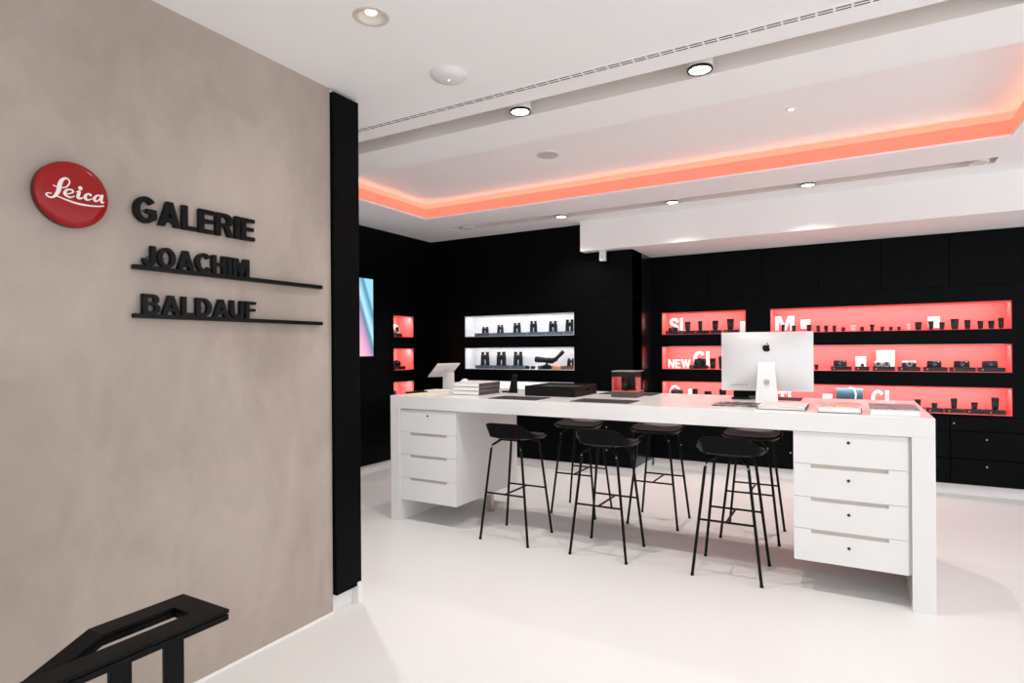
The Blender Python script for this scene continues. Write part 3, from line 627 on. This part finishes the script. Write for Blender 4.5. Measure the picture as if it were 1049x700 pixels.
# orange light cove
t = thing('cove_light', 'orange glowing light band running round the raised ceiling', 'cove lighting', (0, 0, 0))
for n, a in (('light_band', (CV[0]+.0, CV[0]+.004, CV[2], CV[3], 2.906, 3.004)), ('light_band', (CV[1]-.004, CV[1], CV[2], CV[3], 2.906, 3.004)), ('light_band', (CV[0]+.004, CV[1]-.004, CV[3]-.004, CV[3], 2.906, 3.004)), ('light_band', (CV[0]+.004, CV[1]-.004, CV[2], CV[2]+.004, 2.906, 3.004))):
    MB().box(*a).build(n, M['cove_glow'], t)
for a in ((CV[0]-.07, CV[0]-.066, CV[2]-.066, CV[3]+.066, 3.0055, 3.0745), (CV[1]+.066, CV[1]+.07, CV[2]-.066, CV[3]+.066, 3.0055, 3.0745), (CV[0]-.066, CV[1]+.066, CV[3]+.066, CV[3]+.07, 3.0055, 3.0745), (CV[0]-.066, CV[1]+.066, CV[2]-.07, CV[2]-.066, 3.0055, 3.0745)):
    MB().box(*a).build('led_strip', M['cove_led'], t)
def strip(x, y, length, rz, e=9):
    ld = bpy.data.lights.new('cove_led', 'AREA'); ld.shape = 'RECTANGLE'; ld.size = length; ld.size_y = .03; ld.energy = e*length; ld.color = (1, .30, .18)
    o = bpy.data.objects.new('cove_led', ld); COL.objects.link(o); o.parent = t; o.location = (x, y, 3.012)
    o.rotation_euler = Matrix.Rotation(rz, 3, 'Z').to_euler(); o.rotation_euler = (R(180-50), 0, rz)
CE = .42
strip((CV[0]+CV[1])/2, CV[3]+.03, CV[1]-CV[0], R(180), CE); strip((CV[0]+CV[1])/2, CV[2]-.03, CV[1]-CV[0], 0, CE*.6)
strip(CV[0]-.03, (CV[2]+CV[3])/2, CV[3]-CV[2], R(270), CE); strip(CV[1]+.03, (CV[2]+CV[3])/2, CV[3]-CV[2], R(90), CE)

# ------------------------------------------------------------------ signage on the concrete wall
t = thing('brand_sign', 'round red sign with white script on the concrete wall', 'sign', (-2.48, 1.080, 2.020))
disc = MB().lathe([(.112, 0), (.118, .006), (.118, .030), (.113, .037)], 64, mtx=WALLX); disc.build('rim', M['red_logo_side'], t, True)
MB().lathe([(.1175, .030), (.1165, .036), (.112, .0405), (.09, .0435), (.05, .045), (0.0, .0455)], 64, mtx=WALLX).build('face', M['red_logo'], t, True)
LEICA = [[(-0.065, 0.018, 0.0016), (-0.056, 0.015, 0.0018), (-0.041, 0.015, 0.0021), (-0.028, 0.019, 0.0021), (-0.019, 0.029, 0.0023), (-0.015, 0.042, 0.0025), (-0.021, 0.051, 0.0025), (-0.031, 0.05, 0.0039), (-0.04, 0.04, 0.006), (-0.046, 0.023, 0.0069), (-0.049, 0.005, 0.0069), (-0.056, -0.012, 0.0055), (-0.066, -0.024, 0.0034), (-0.078, -0.026, 0.0028), (-0.086, -0.019, 0.0028), (-0.082, -0.013, 0.0021), (-0.071, -0.012, 0.0016)], [(-0.059, -0.016, 0.0021), (-0.043, -0.021, 0.0025), (-0.022, -0.026, 0.0032), (0.004, -0.031, 0.0037), (0.032, -0.032, 0.0037), (0.062, -0.03, 0.003), (0.085, -0.026, 0.0025), (0.098, -0.022, 0.0018)], [(-0.032, -0.002, 0.0023), (-0.018, -0.002, 0.0021), (-0.005, 0.006, 0.0023), (-0.007, 0.013, 0.003), (-0.017, 0.014, 0.0025), (-0.027, 0.007, 0.0039), (-0.031, -0.004, 0.0046), (-0.024, -0.011, 0.0037), (-0.014, -0.014, 0.0028), (0.0, -0.007, 0.0016)], [(0.006, 0.01, 0.0014), (0.016, 0.014, 0.0034), (0.013, 0.002, 0.0053), (0.011, -0.009, 0.0046), (0.019, -0.011, 0.0032), (0.031, -0.004, 0.0016)], [(0.019, 0.027, 0.0071), (0.019, 0.026, 0.0071)], [(0.052, 0.009, 0.0046), (0.044, 0.012, 0.0023), (0.036, 0.003, 0.0048), (0.035, -0.007, 0.0048), (0.044, -0.011, 0.003), (0.061, -0.002, 0.0016)], [(0.086, 0.013, 0.003), (0.076, 0.013, 0.0025), (0.066, 0.001, 0.0048), (0.067, -0.009, 0.0039), (0.077, -0.007, 0.0025), (0.087, 0.007, 0.0023)], [(0.094, 0.017, 0.0034), (0.090, 0.005, 0.0053), (0.089, -0.005, 0.0046), (0.093, -0.011, 0.003), (0.099, -0.007, 0.0014)]]
lt = MB()
for st in LEICA:
    for x, y, r in catmull(st):
        # build stroke as overlapping thin discs
        rr = math.hypot(x, y); z0 = .0445-.6*rr*rr*.5
        lt.lathe([(r, 0), (r, .0035)], 14, mtx=WALLX @ Matrix.Translation((x, y, z0-.0015)))
lt.build('script_lettering', M['logo_white'], t)
def wall_word(txt, y0, w, z0, h, label, line=None, group=None):
    t = thing('wall_lettering', label, 'lettering', (-2.48, y0, z0), 0, group)
    xs = word_letters(txt, w, h, .020, M['letter_black'], WALLX, t, .075, .006)
    pins = MB()
    for k in xs: pins.box(.0005, .0065, k-.003, k+.003, h*.45, h*.50)
    pins.build('mounting_pins', M['letter_black'], t)
    if line: MB().box(.0005, .026, line[0]-y0, line[1]-y0, line[2]-z0, line[3]-z0, bev=.0015, seg=1).build('underline_bar', M['letter_black'], t)
    return t
wall_word('GALERIE', 1.297, .548, 1.968, .103, 'large black raised letters GALERIE right of the round red sign')
wall_word('JOACHIM', 1.330, .484, 1.795, .082, 'black raised letters JOACHIM on a thin black bar, above BALDAUF', (1.296, 2.26, 1.777, 1.796), 'artist name lines on the concrete wall')
wall_word('BALDAUF', 1.328, .521, 1.600, .081, 'black raised letters BALDAUF on a thin black bar, lowest line', (1.296, 2.26, 1.583, 1.601), 'artist name lines on the concrete wall')

# ------------------------------------------------------------------ handrail in the foreground
t = thing('handrail', 'black flat steel stair handrail with looped end in the lower left corner', 'handrail', (-1.15, .795, 0))
hx0, hx1, hx2, hx3 = -.165, -.113, -.054, 0.0      # local x of the bars
LAY = ((.893, .900, 0), (.890, .893, .005), (.878, .890, .001))
hr = MB()
for z0, z1_, s_ in LAY:
    hr.box(hx2+s_, hx3-s_, -2.3, 0-s_, z0, z1_)                    # near bar, runs on level
    hr.box(hx1-s_, hx2+s_, -.052+s_, 0-s_, z0, z1_)                # end cross bar
hr.build('near_rail', M['handrail'], t)
ds = MB(); a = R(25)
for z0, z1_, s_ in LAY:                                             # far bar: level, then bends down with the stairs
    ye, ze = -.192-1.7*math.cos(a), -1.7*math.sin(a)
    poly = [(0-s_, z0), (0-s_, z1_), (-.192, z1_), (ye, z1_+ze), (ye, z0+ze), (-.192, z0)]
    ds.prism(poly, (hx1-hx0)-2*s_, WALLX @ Matrix.Identity(4), z0=hx0+s_)
ds.build('descending_rail', M['handrail'], t)
for k in range(12):
    y = -.104-.1*k
    MB().box(hx2+.020, hx3-.022, y-.019, y+.019, .0, .879, bev=.001, seg=1).build('baluster', M['handrail'], t)
for k in range(2):
    y = -.6-.9*k; zt = .900-(-.192-y)*math.tan(a)-.03
    MB().box(hx0+.02, hx1-.02, y-.019, y+.019, 0, zt).build('baluster', M['handrail'], t)

# ------------------------------------------------------------------ the counter
TX0, TX1, TY0, TY1, TZ = -3.42, .396, 3.888, 5.06, 1.059
t = thing('counter_table', 'long white counter table standing in the middle of the shop', 'counter', (-1.51, TY0, 0))
ox, oy = -1.51, TY0
MB().box(TX0-ox, TX1-ox, 0, TY1-oy, .951, TZ, bev=.0015, seg=1).build('table_top', M['table'], t)
for x0, x1 in ((TX0, TX0+.103), (TX1-.107, TX1)):
    MB().box(x0-ox, x1-ox, 0, TY1-oy, 0, .9508, bev=.0015, seg=1).build('side_panel', M['table'], t)
def drawer_block(x0, x1, label, ztop, zb, zcuts, locks, depth):
    t = thing('drawer_block', label, 'drawer unit', ((x0+x1)/2, TY0+.012, 0), 0, 'white drawer blocks hung under the counter'); w = (x1-x0)/2
    MB().box(-w-(.0035 if x0 < -1 else 0), w+(.0145 if x0 > -1 else 0), .022, depth, zb, ztop+.001).build('carcass', M['table'], t)
    zs = [zb]+zcuts+[ztop]
    for i, (a, b) in enumerate(zip(zs, zs[1:])):
        d = MB()
        top = i < len(zs)-2      # drawers below the uppermost have a pull recess cut in their top edge
        hw = w*.68
        za, zb2 = a+.0012, b-.0012
        if top: poly = [(-w, za), (w, za), (w, zb2), (hw, zb2), (hw, zb2-.022), (-hw, zb2-.022), (-hw, zb2), (-w, zb2)]
        else: poly = [(-w, za), (w, za), (w, zb2), (-w, zb2)]
        d.prism(poly, .0215, WALLY, z0=-.0215)
        dr = d.build('drawer', M['table'], t)
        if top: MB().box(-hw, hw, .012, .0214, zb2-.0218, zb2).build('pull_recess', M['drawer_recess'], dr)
        if locks[i]:
            MB().lathe([(.0085, 0), (.0085, .003), (.005, .004)], 16, mtx=Matrix.Translation((.0, -.0003, locks[i])) @ Matrix.Rotation(R(90), 4, 'X')).build('lock', M['lock'], dr)
    return t
drawer_block(-.297, .274, 'white block of four lockable drawers at the right end of the counter', .949, .186, [.376, .565, .760], [.291, .483, .679, .897], 1.0)
b = drawer_block(-3.313, -2.749, 'white block of four drawers at the left end of the counter', .945, .180, [.373, .567, .752], [0, 0, 0, .898], 1.0)
for (x, y) in ((-2.80, 4.50),):
    o = MB().box(-.024, .024, -.024, .024, 0, .1795, bev=.002).build('support_post', M['chrome'], b, False, (x-(-3.031), y-(TY0+.012), 0))
# shadow line under the top on the right block is a real gap

# ------------------------------------------------------------------ stools
def interp_loop(half, n=4):
    full = half+[(-x, y, z) for x, y, z in half[-2:0:-1]]
    m_ = len(full); out = []
    for i in range(m_):
        p0, p1, p2, p3 = full[i-1], full[i], full[(i+1) % m_], full[(i+2) % m_]
        for k in range(n):
            u = k/n; out.append(Vector([.5*((2*b)+(c-a)*u+(2*a-5*b+4*c-d)*u*u+(-a+3*b-3*c+d)*u**3) for a, b, c, d in zip(p0, p1, p2, p3)]))
    return out
RIM = [(0, -.200, .892), (.09, -.200, .892), (.142, -.194, .884), (.176, -.130, .842), (.202, -.055, .806), (.212, .04, .792), (.205, .125, .786), (.160, .182, .780), (.07, .197, .778), (0, .199, .778)]
MID = [(0, -.168, .786), (.08, -.168, .786), (.130, -.158, .786), (.158, -.10, .780), (.178, -.03, .772), (.186, .06, .766), (.176, .13, .762), (.138, .166, .760), (.065, .178, .760), (0, .179, .760)]
def shell_mesh(loops, thick, dz=0):
    b = bmesh.new(); rings = [[b.verts.new(p+Vector((0, 0, dz))) for p in L] for L in loops]
    n = len(rings[0]); c = b.verts.new(sum((v.co for v in rings[-1]), Vector())/n)
    for a, d in zip(rings, rings[1:]):
        for i in range(n): b.faces.new((a[i], a[(i+1) % n], d[(i+1) % n], d[i]))
    for i in range(n): b.faces.new((rings[-1][i], rings[-1][(i+1) % n], c))
    bmesh.ops.recalc_face_normals(b, faces=b.faces[:])
    if c.normal.z < 0: bmesh.ops.reverse_faces(b, faces=b.faces[:])
    g = bmesh.ops.solidify(b, geom=b.faces[:], thickness=thick)
    bmesh.ops.recalc_face_normals(b, faces=b.faces[:])
    mb = MB(); mb.bm.free(); mb.bm = b; return mb
def bar_stool(label):
    t = thing('bar_stool', label, 'bar stool', (0, 0, 0), 0, 'bar stools at the white counter')
    rim, mid = interp_loop(RIM), interp_loop(MID)
    half = [(a*.45+b_*.55) for a, b_ in zip(rim, mid)]
    inn = [Vector((p.x*.55, p.y*.55, .762)) for p in mid]
    shell_mesh([rim, half, mid, inn], .007).build('seat_shell', M['stool_shell'], t, True)
    r2 = [Vector((a.x*.93*.82+b_.x*.18, (a.y*.93)*.82+b_.y*.18, a.z*.82+b_.z*.18)) for a, b_ in zip(rim, mid)]
    m2 = [Vector((p.x*.90, p.y*.86, .776+(.012 if p.y < -.1 else 0))) for p in mid]; i2 = [Vector((p.x*.8, p.y*.8, .776)) for p in inn]
    shell_mesh([r2, m2, i2], .006, .010).build('seat_pad', M['stool_fabric'], t, True)
    for sx in (-1, 1):
        for sy in (-1, 1):
            foot = Vector((sx*.205, sy*.200, .004)); bend = Vector((sx*.128, sy*.150, .712)); tp = Vector((sx*.072, sy*.085, .760))
            pts = [foot, foot.lerp(bend, .5), foot.lerp(bend, .97), bend+(tp-bend)*.08+Vector((sx*-.001, 0, .004)), bend.lerp(tp, .3), tp]
            lg = MB().tube(pts, .0095).build('leg', M['stool_metal'], t, True)
            MB().lathe([(.011, 0), (.011, .012), (.0096, .014)], 12, cx=foot.x, cy=foot.y).build('rubber_foot', M['stool_shell'], lg, True)
            MB().lathe([(.005, 0), (.005, .0025)], 10, mtx=Matrix.Translation((bend.x*1.0, bend.y+sy*.0085, bend.z-.012)) @ Matrix.Rotation(R(90)*sy*-1, 4, 'X')).build('bolt_cap', M['lock_light'], lg, True)
    z = .357; k = z/.712; lx = .205+(.128-.205)*k; ly = .200+(.150-.200)*k
    for sy in (-1, 1): MB().rod((-lx, sy*ly, z), (lx, sy*ly, z), .0072).build('footrest', M['stool_metal'], t, True)
    MB().rod((0, -ly, z), (0, ly, z), .0072).build('crossbar', M['stool_metal'], t, True)
    MB().box(-.085, .085, -.10, .10, .748, .7545, bev=.002).build('mounting_plate', M['stool_metal'], t)
    return t
sts = [(-2.252, 4.0, 0, 'black bar stool at the front of the counter beside the left drawer block'),
       (-1.517, 4.022, 0, 'black bar stool in the middle of the front row'),
       (-.676, 4.040, 0, 'black bar stool at the right of the front row, nearest the viewer'),
       (-2.088, 4.90, 180, 'black bar stool with mauve seat at the left of the far row'),
       (-1.398, 4.915, 180, 'black bar stool with mauve seat in the middle of the far row'),
       (-.660, 4.90, 180, 'black bar stool with mauve seat, rightmost of the far row')]
proto = bar_stool(sts[0][3])
for i, (x, y, rz, lb) in enumerate(sts):
    o = proto if i == 0 else copy_tree(proto)
    o.location = (x, y, 0); o.rotation_euler = (0, 0, R(rz)); o['label'] = lb

# ------------------------------------------------------------------ things on the counter
# desktop computer seen from behind
ic = thing('desktop_computer', 'large silver all-in-one desktop computer seen from behind on the counter', 'computer', (-.518, 4.56, TZ), R(7))
W2, Z0, Z1 = .300, .078, .498
b = bmesh.new(); nx, nz = 26, 18; G_ = []
for j in range(nz+1):
    rw = []
    for i in range(nx+1):
        u, v = -1+2*i/nx, -1+2*j/nz
        d = .004+.040*(max(0, 1-abs(u)**2.4))*(max(0, 1-abs(v)**2.6))
        rw.append(b.verts.new((u*W2, -d, (Z0+Z1)/2+v*(Z1-Z0)/2)))
    G_.append(rw)
for j in range(nz):
    for i in range(nx): b.faces.new((G_[j][i], G_[j][i+1], G_[j+1][i+1], G_[j+1][i]))
mb = MB(); mb.bm.free(); mb.bm = b; mb.box(-W2, W2, -.0042, .003, Z0, Z1)
mb.build('back_shell', M['alu'], ic, True)
MB().box(-W2+.001, W2-.001, .0032, .006, Z0+.001, Z1-.001).build('display', M['screen_off'], ic)
st = MB()
def quadstrip(secs, th):      # secs: (halfwidth, y, z)
    b = bmesh.new(); rows_ = []
    for w, y, z in secs: rows_.append([b.verts.new((-w, y, z)), b.verts.new((w, y, z)), b.verts.new((w, y+th, z)), b.verts.new((-w, y+th, z))])
    for a, c in zip(rows_, rows_[1:]):
        for i in range(4): b.faces.new((a[i], a[(i+1) % 4], c[(i+1) % 4], c[i]))
    b.faces.new(rows_[0][::-1]); b.faces.new(rows_[-1]); bmesh.ops.recalc_face_normals(b, faces=b.faces[:]); return b
for b in (quadstrip([(.073, -.125, .0005), (.072, -.123, .008), (.069, -.112, .07), (.062, -.090, .16), (.055, -.062, .25), (.053, -.046, .285)], .006),): st._merge(b)
st.box(-.073, .073, -.119, .09, .0005, .006)
so = st.build('stand', M['alu_light'], ic, True)
nrm = Matrix.Translation((0, -.0975, .145)) @ Matrix.Rotation(R(90-17), 4, 'X')
MB().lathe([(.019, 0), (.019, .003)], 28, mtx=nrm).build('cable_hole', mat('grey_hole', (.42, .41, .41), .5, noise=.05), so, True)
ap = [(0, .62), (.06, .65), (.12, .68), (.22, .70), (.32, .68), (.40, .60), (.345, .54), (.31, .45), (.32, .35), (.37, .27), (.43, .225), (.40, .12), (.33, 0), (.24, -.10), (.16, -.12), (.08, -.09), (0, -.075), (-.08, -.09), (-.16, -.12), (-.25, -.08), (-.35, .06), (-.42, .22), (-.44, .38), (-.40, .54), (-.30, .66), (-.18, .695), (-.08, .66)]
leaf = [(0, .73), (.01, .82), (.06, .90), (.12, .945), (.19, .965), (.185, .88), (.13, .79), (.06, .735)]
sc_ = .058; lm = Matrix.Translation((0, -.0435, .388)) @ WALLY.copy() @ Matrix.Scale(sc_, 4)
am = MB().prism(ap, .05, lm @ Matrix.Translation((0, -.4, 0))); am.prism(leaf, .05, lm @ Matrix.Translation((0, -.4, 0))); am.build('apple_mark', M['black_logo'], ic)
dm = MB()
for k in range(9): dm.box(-.24+.010*k, -.24+.010*k+.006, -.0225, -.014, Z0+.0415, Z0+.0435)
dm.box(-.137, -.130, -.030, -.018, Z0+.0395, Z0+.0455); dm.build('fine_print', M['lens_grey'], ic)

# counter mats
def table_mat(x0, x1, y0, y1, label, rz=0):
    o = MB().box(-(x1-x0)/2, (x1-x0)/2, -(y1-y0)/2, (y1-y0)/2, 0, .004, bev=.001, seg=1).build('counter_mat', M['dark_leather'], None, False, ((x0+x1)/2, (y0+y1)/2, TZ+.0004)); o.rotation_euler = (0, 0, R(rz))
    return tag(o, label, 'mat', 'dark leather mats on the counter')
table_mat(-2.475, -2.055, 3.955, 4.215, 'dark leather mat before the black tray, at the leftmost stool')
table_mat(-1.79, -1.345, 3.99, 4.255, 'dark leather mat before the acrylic cube at the middle stool')
table_mat(-1.86, -1.40, 4.74, 4.99, 'dark leather mat behind the acrylic cube')
table_mat(-.745, -.31, 4.74, 5.0, 'dark leather mat behind the silver computer')
# black tray
tr = thing('leather_tray', 'black leather tray box with hand slots on the counter', 'tray', (-2.125, 4.565, TZ))
tw, td = .225, .235
MB().box(-tw, tw, -td, td, .0005, .006, bev=.001).build('base', M['tray_black'], tr)
MB().box(-tw, tw, -td, -td+.012, .006, .083, bev=.002).build('long_wall', M['tray_black'], tr); MB().box(-tw, tw, td-.012, td, .006, .083, bev=.002).build('long_wall', M['tray_black'], tr)
for sx in (-1, 1):
    ew = MB()
    xa, xb = sorted((sx*tw, sx*(tw-.012)))
    ew.box(xa, xb, -td+.012, td-.012, .006, .040).box(xa, xb, -td+.012, td-.012, .058, .083).box(xa, xb, -td+.012, -.05, .040, .058).box(xa, xb, .05, td-.012, .040, .058)
    ew.build('slotted_end_wall', M['tray_black'], tr)
MB().box(-tw+.013, tw-.013, -td+.013, td-.013, .0062, .070).build('black_insert', M['tray_black'], tr)
# acrylic cube with camera
cu = thing('display_case', 'clear acrylic cube with red lining and a black lens inside on the counter', 'display case', (-1.555, 4.60, TZ), R(3))
cw = .105
MB().box(-cw, cw, -cw, cw, .0005, .045, bev=.002).build('base', M['case_base'], cu)
MB().box(-cw+.004, cw-.004, -cw+.004, cw-.004, .0453, .050).build('floor_panel', M['case_orange'], cu)
g = MB(); a = cw-.001
for bx in ((-a, a, -a, -a+.003), (-a, a, a-.003, a), (-a, -a+.003, -a+.003, a-.003), (a-.003, a, -a+.003, a-.003)): g.box(*bx, .0505, .200)
g.box(-a, a, -a, a, .2002, .204).build('acrylic_cover', M['glass'], cu)
for x0_, x1_ in ((-a+.0035, -a+.046), (a-.046, a-.0035)):
    MB().box(x0_, x1_, .02, .026, .051, .158).box(*((x0_, x0_+.004) if x0_ < 0 else (x1_-.004, x1_)), -a+.008, .0199, .051, .158).build('red_side_panel', M['case_red'], cu)
MB().box(-.058, .058, .022, .030, .051, .196).box(-a+.004, -a+.0465, .022, .03, .160, .196).box(a-.0465, a-.004, .022, .03, .160, .196).box(-a+.004, -a+.009, -a+.008, .0219, .160, .196).box(a-.009, a-.004, -a+.008, .0219, .160, .196).build('dark_back_panel', M['lens_grey'], cu)
MB().box(-a, a, -a, -a+.004, .2042, .207).box(-a, a, a-.004, a, .2042, .207).box(-a, -a+.004, -a, a, .2042, .207).box(a-.004, a, -a, a, .2042, .207).build('top_rim', M['silver_soft'], cu)
lens(-1.560, TZ+.0505, 4.555, .062, .105, 'black lens standing inside the acrylic cube on the counter', 'lens inside the cube')
# card terminal like black stand
bs = thing('card_stand', 'small tapered black stand on the counter between books and tray', 'stand', (-2.585, 4.56, TZ))
b = quadstrip([(.036, -.03, .0005), (.034, -.028, .02), (.024, -.014, .09), (.018, -.004, .135), (.020, 0, .150), (.012, .004, .162)], .035); MB()._merge(b).build('tapered_body', M['tray_black'], bs)
MB().box(-.012, .012, -.006, -.002, .142, .155).build('hook', M['lens_grey'], bs); MB().box(-.030, .030, -.035, .012, .0003, .002).build('foot_plate', M['lock_light'], bs)
# books stack
def book(x, y, z, w, d, h, label, rz, group, cover='book_dark', top=None, pagecol='paper'):
    t = thing('book', label, 'book', (x, y, z), R(rz), group)
    MB().box(-w/2+.004, w/2-.002, -d/2+.004, d/2-.004, .003, h-.003).build('pages', M[pagecol], t)
    c = MB().box(-w/2, w/2, -d/2, d/2, 0, .0028).box(w/2-.0018, w/2+.001, -d/2, d/2, .0028, h-.0028)
    c.build('cover', M[cover], t)
    MB().box(-w/2, w/2, -d/2, d/2, h-.0028, h, bev=.0008, seg=1).build('front_cover', M[top or cover], t)
    return t
for i, nm in enumerate(['bottom', 'middle', 'topmost']):
    book(-2.843+.004*i, 4.345, TZ+.0005+.0345*i, .270, .34, .034, nm+' thick book of the stack beside the white tablet stand', 1-i*.6, 'books stacked beside the tablet stand', 'book_dark', 'book_white')
m_ = thing('computer_mouse', 'small white mouse lying on the stack of books', 'mouse', (-2.93, 4.30, TZ+.1042), R(20))
MB().box(-.03, .03, -.052, .052, .0, .010, bev=.004).build('base', M['book_white'], m_, True)
MB().lathe([(.9, 0), (.85, .35), (.6, .75), (.3, .92), (0, 1)], 24, mtx=Matrix.Translation((0, 0, .010)) @ Matrix.Diagonal((.032, .055, .018, 1))).build('shell', M['book_white'], m_, True)
tag(MB().box(-.06, .06, -.035, .035, 0, .012, bev=.003).build('wallet', M['dark_leather'], None, True, (-2.64, 4.47, TZ+.0505)), 'dark leather wallet poking out behind the stack of books', 'wallet')
bpy.data.objects['wallet'].location = (-2.655, 4.60, TZ+.0005)
# tablet on stand
tb = thing('tablet_stand', 'white tablet on an angled stand at the left end of the counter', 'tablet stand', (-3.365, 4.66, TZ))
MB().box(-.070, .070, -.06, .06, .0005, .006, bev=.002).build('foot', M['fixture_white'], tb)
MB().box(-.055, .055, -.02, .02, .006, .17, bev=.004).build('post', M['fixture_white'], tb, True)
tm = Matrix.Translation((-.055, .0, .188)) @ Matrix(((.447, .766, .462, 0), (.894, -.383, -.231, 0), (0, .517, -.856, 0), (0, 0, 0, 1))) @ Matrix.Diagonal((1.15, 1.2, 1, 1))
MB().box(-.145, .145, -.105, .105, -.006, .006, bev=.004, mtx=tm @ Matrix.Diagonal((.72, 1, 1, 1))).build('tablet_back', M['fixture_white'], tb, True)
MB().box(-.095, .095, -.095, .095, -.0075, -.0062, mtx=tm).build('screen', M['screen_off'], tb)
# papers and flat things at the left end
o = MB().prism([(-3.33, 3.95), (-3.08, 3.96), (-3.02, 4.28), (-3.28, 4.27)], .008, z0=TZ+.0005).build('paper_stack', M['paper_cream'], None); tag(o, 'cream sheets of paper lying left of the stack of books', 'paper')
o = MB().prism([(-3.40, 4.33), (-3.14, 4.36), (-3.10, 4.50), (-3.39, 4.49)], .016, z0=TZ+.0005).build('notepad', M['paper'], None); tag(o, 'white notepad lying in front of the tablet stand', 'notepad')
t = thing('sunglasses_case', 'flat black soft case at the far left end of the counter', 'case', (-3.33, 4.13, TZ), R(70))
t.location = (-3.355, 4.16, TZ)
MB().box(-.10, .10, -.035, .035, .0005, .018, bev=.007).build('pouch', M['tray_black'], t, True); MB().box(-.02, .02, -.036, .036, .0182, .021, bev=.001).build('closure', M['lens_grey'], t)
t = thing('phone', 'dark phone lying between tablet stand and stack of books', 'phone', (-3.10, 4.56, TZ), R(-15))
MB().box(-.075, .075, -.035, .035, .0005, .009, bev=.003).build('body', M['lens_black'], t, True); MB().box(-.07, .07, -.032, .032, .0092, .0098).build('screen', M['screen_off'], t)
# magazines at the right
o = thing('magazine', 'open dark magazine with a pale wavy picture beside the computer', 'magazine', (-.655, 4.20, TZ), R(-2), 'printed matter on the right half of the counter')
MB().box(-.14, .14, -.155, .17, .0005, .006, bev=.0015).build('pages', M['paper'], o); MB().box(-.142, .142, -.157, .172, .0062, .0075).build('picture_cover', M['mag_cover'], o)
G = 'printed matter on the right half of the counter'
book(-.372, 4.17, TZ+.0005, .270, .33, .022, 'white magazine with pale pink cover in front of the silver computer', 0, G, 'book_dark', 'cover_pale')
book(-.060, 4.12, TZ+.0005, .225, .32, .038, 'book with orange photo cover, second from the right end of the counter', 1, G, 'book_dark', 'cover_orange')
book(.216, 4.13, TZ+.0005, .238, .36, .036, 'big white book with mauve photo cover at the right end of the counter', 0, G, 'book_white', 'cover_mauve')
lp = thing('tablet_dock', 'black tablet propped up behind the silver computer on the counter', 'tablet', (-.715, 4.74, TZ+.0048), R(8))
MB().box(-.055, .055, -.0, .010, .0, .085, bev=.002, mtx=Matrix.Rotation(R(-12), 4, 'X')).build('screen', M['screen_off'], lp)
MB().box(-.07, .07, -.05, .06, .0, .006, bev=.002).build('foot', M['lens_black'], lp)

# ------------------------------------------------------------------ world + camera
w = bpy.data.worlds.new('World'); SC.world = w; w.use_nodes = True
bg = w.node_tree.nodes['Background']; bg.inputs[0].default_value = (.90, .95, 1.0, 1); bg.inputs[1].default_value = 1.95
cam = bpy.data.cameras.new('Camera'); co = bpy.data.objects.new('Camera', cam); COL.objects.link(co); SC.camera = co
FPX, YAW, Y0, ROLL = 607.0, R(29.70), 357.4, .0069
cam.sensor_fit = 'HORIZONTAL'; cam.sensor_width = 36; cam.lens = FPX/1049*36; cam.clip_start = .05
cam.shift_y = (Y0-350)/1049; cam.shift_x = 0
co.location = (0, 0, 1.45)
co.rotation_mode = 'QUATERNION'
q = (Matrix.Rotation(YAW, 3, 'Z') @ Matrix.Rotation(R(90), 3, 'X') @ Matrix.Rotation(-ROLL, 3, 'Z'))
co.rotation_quaternion = q.to_quaternion()
SC.view_settings.view_transform = 'Standard'; SC.view_settings.look = 'None'; SC.view_settings.gamma = 1; SC.view_settings.use_curve_mapping = False
SC.view_settings.exposure = 0.0
try:
    SC.cycles.max_bounces = 8; SC.cycles.diffuse_bounces = 5; SC.cycles.transparent_max_bounces = 12; SC.cycles.caustics_reflective = False
except Exception: pass
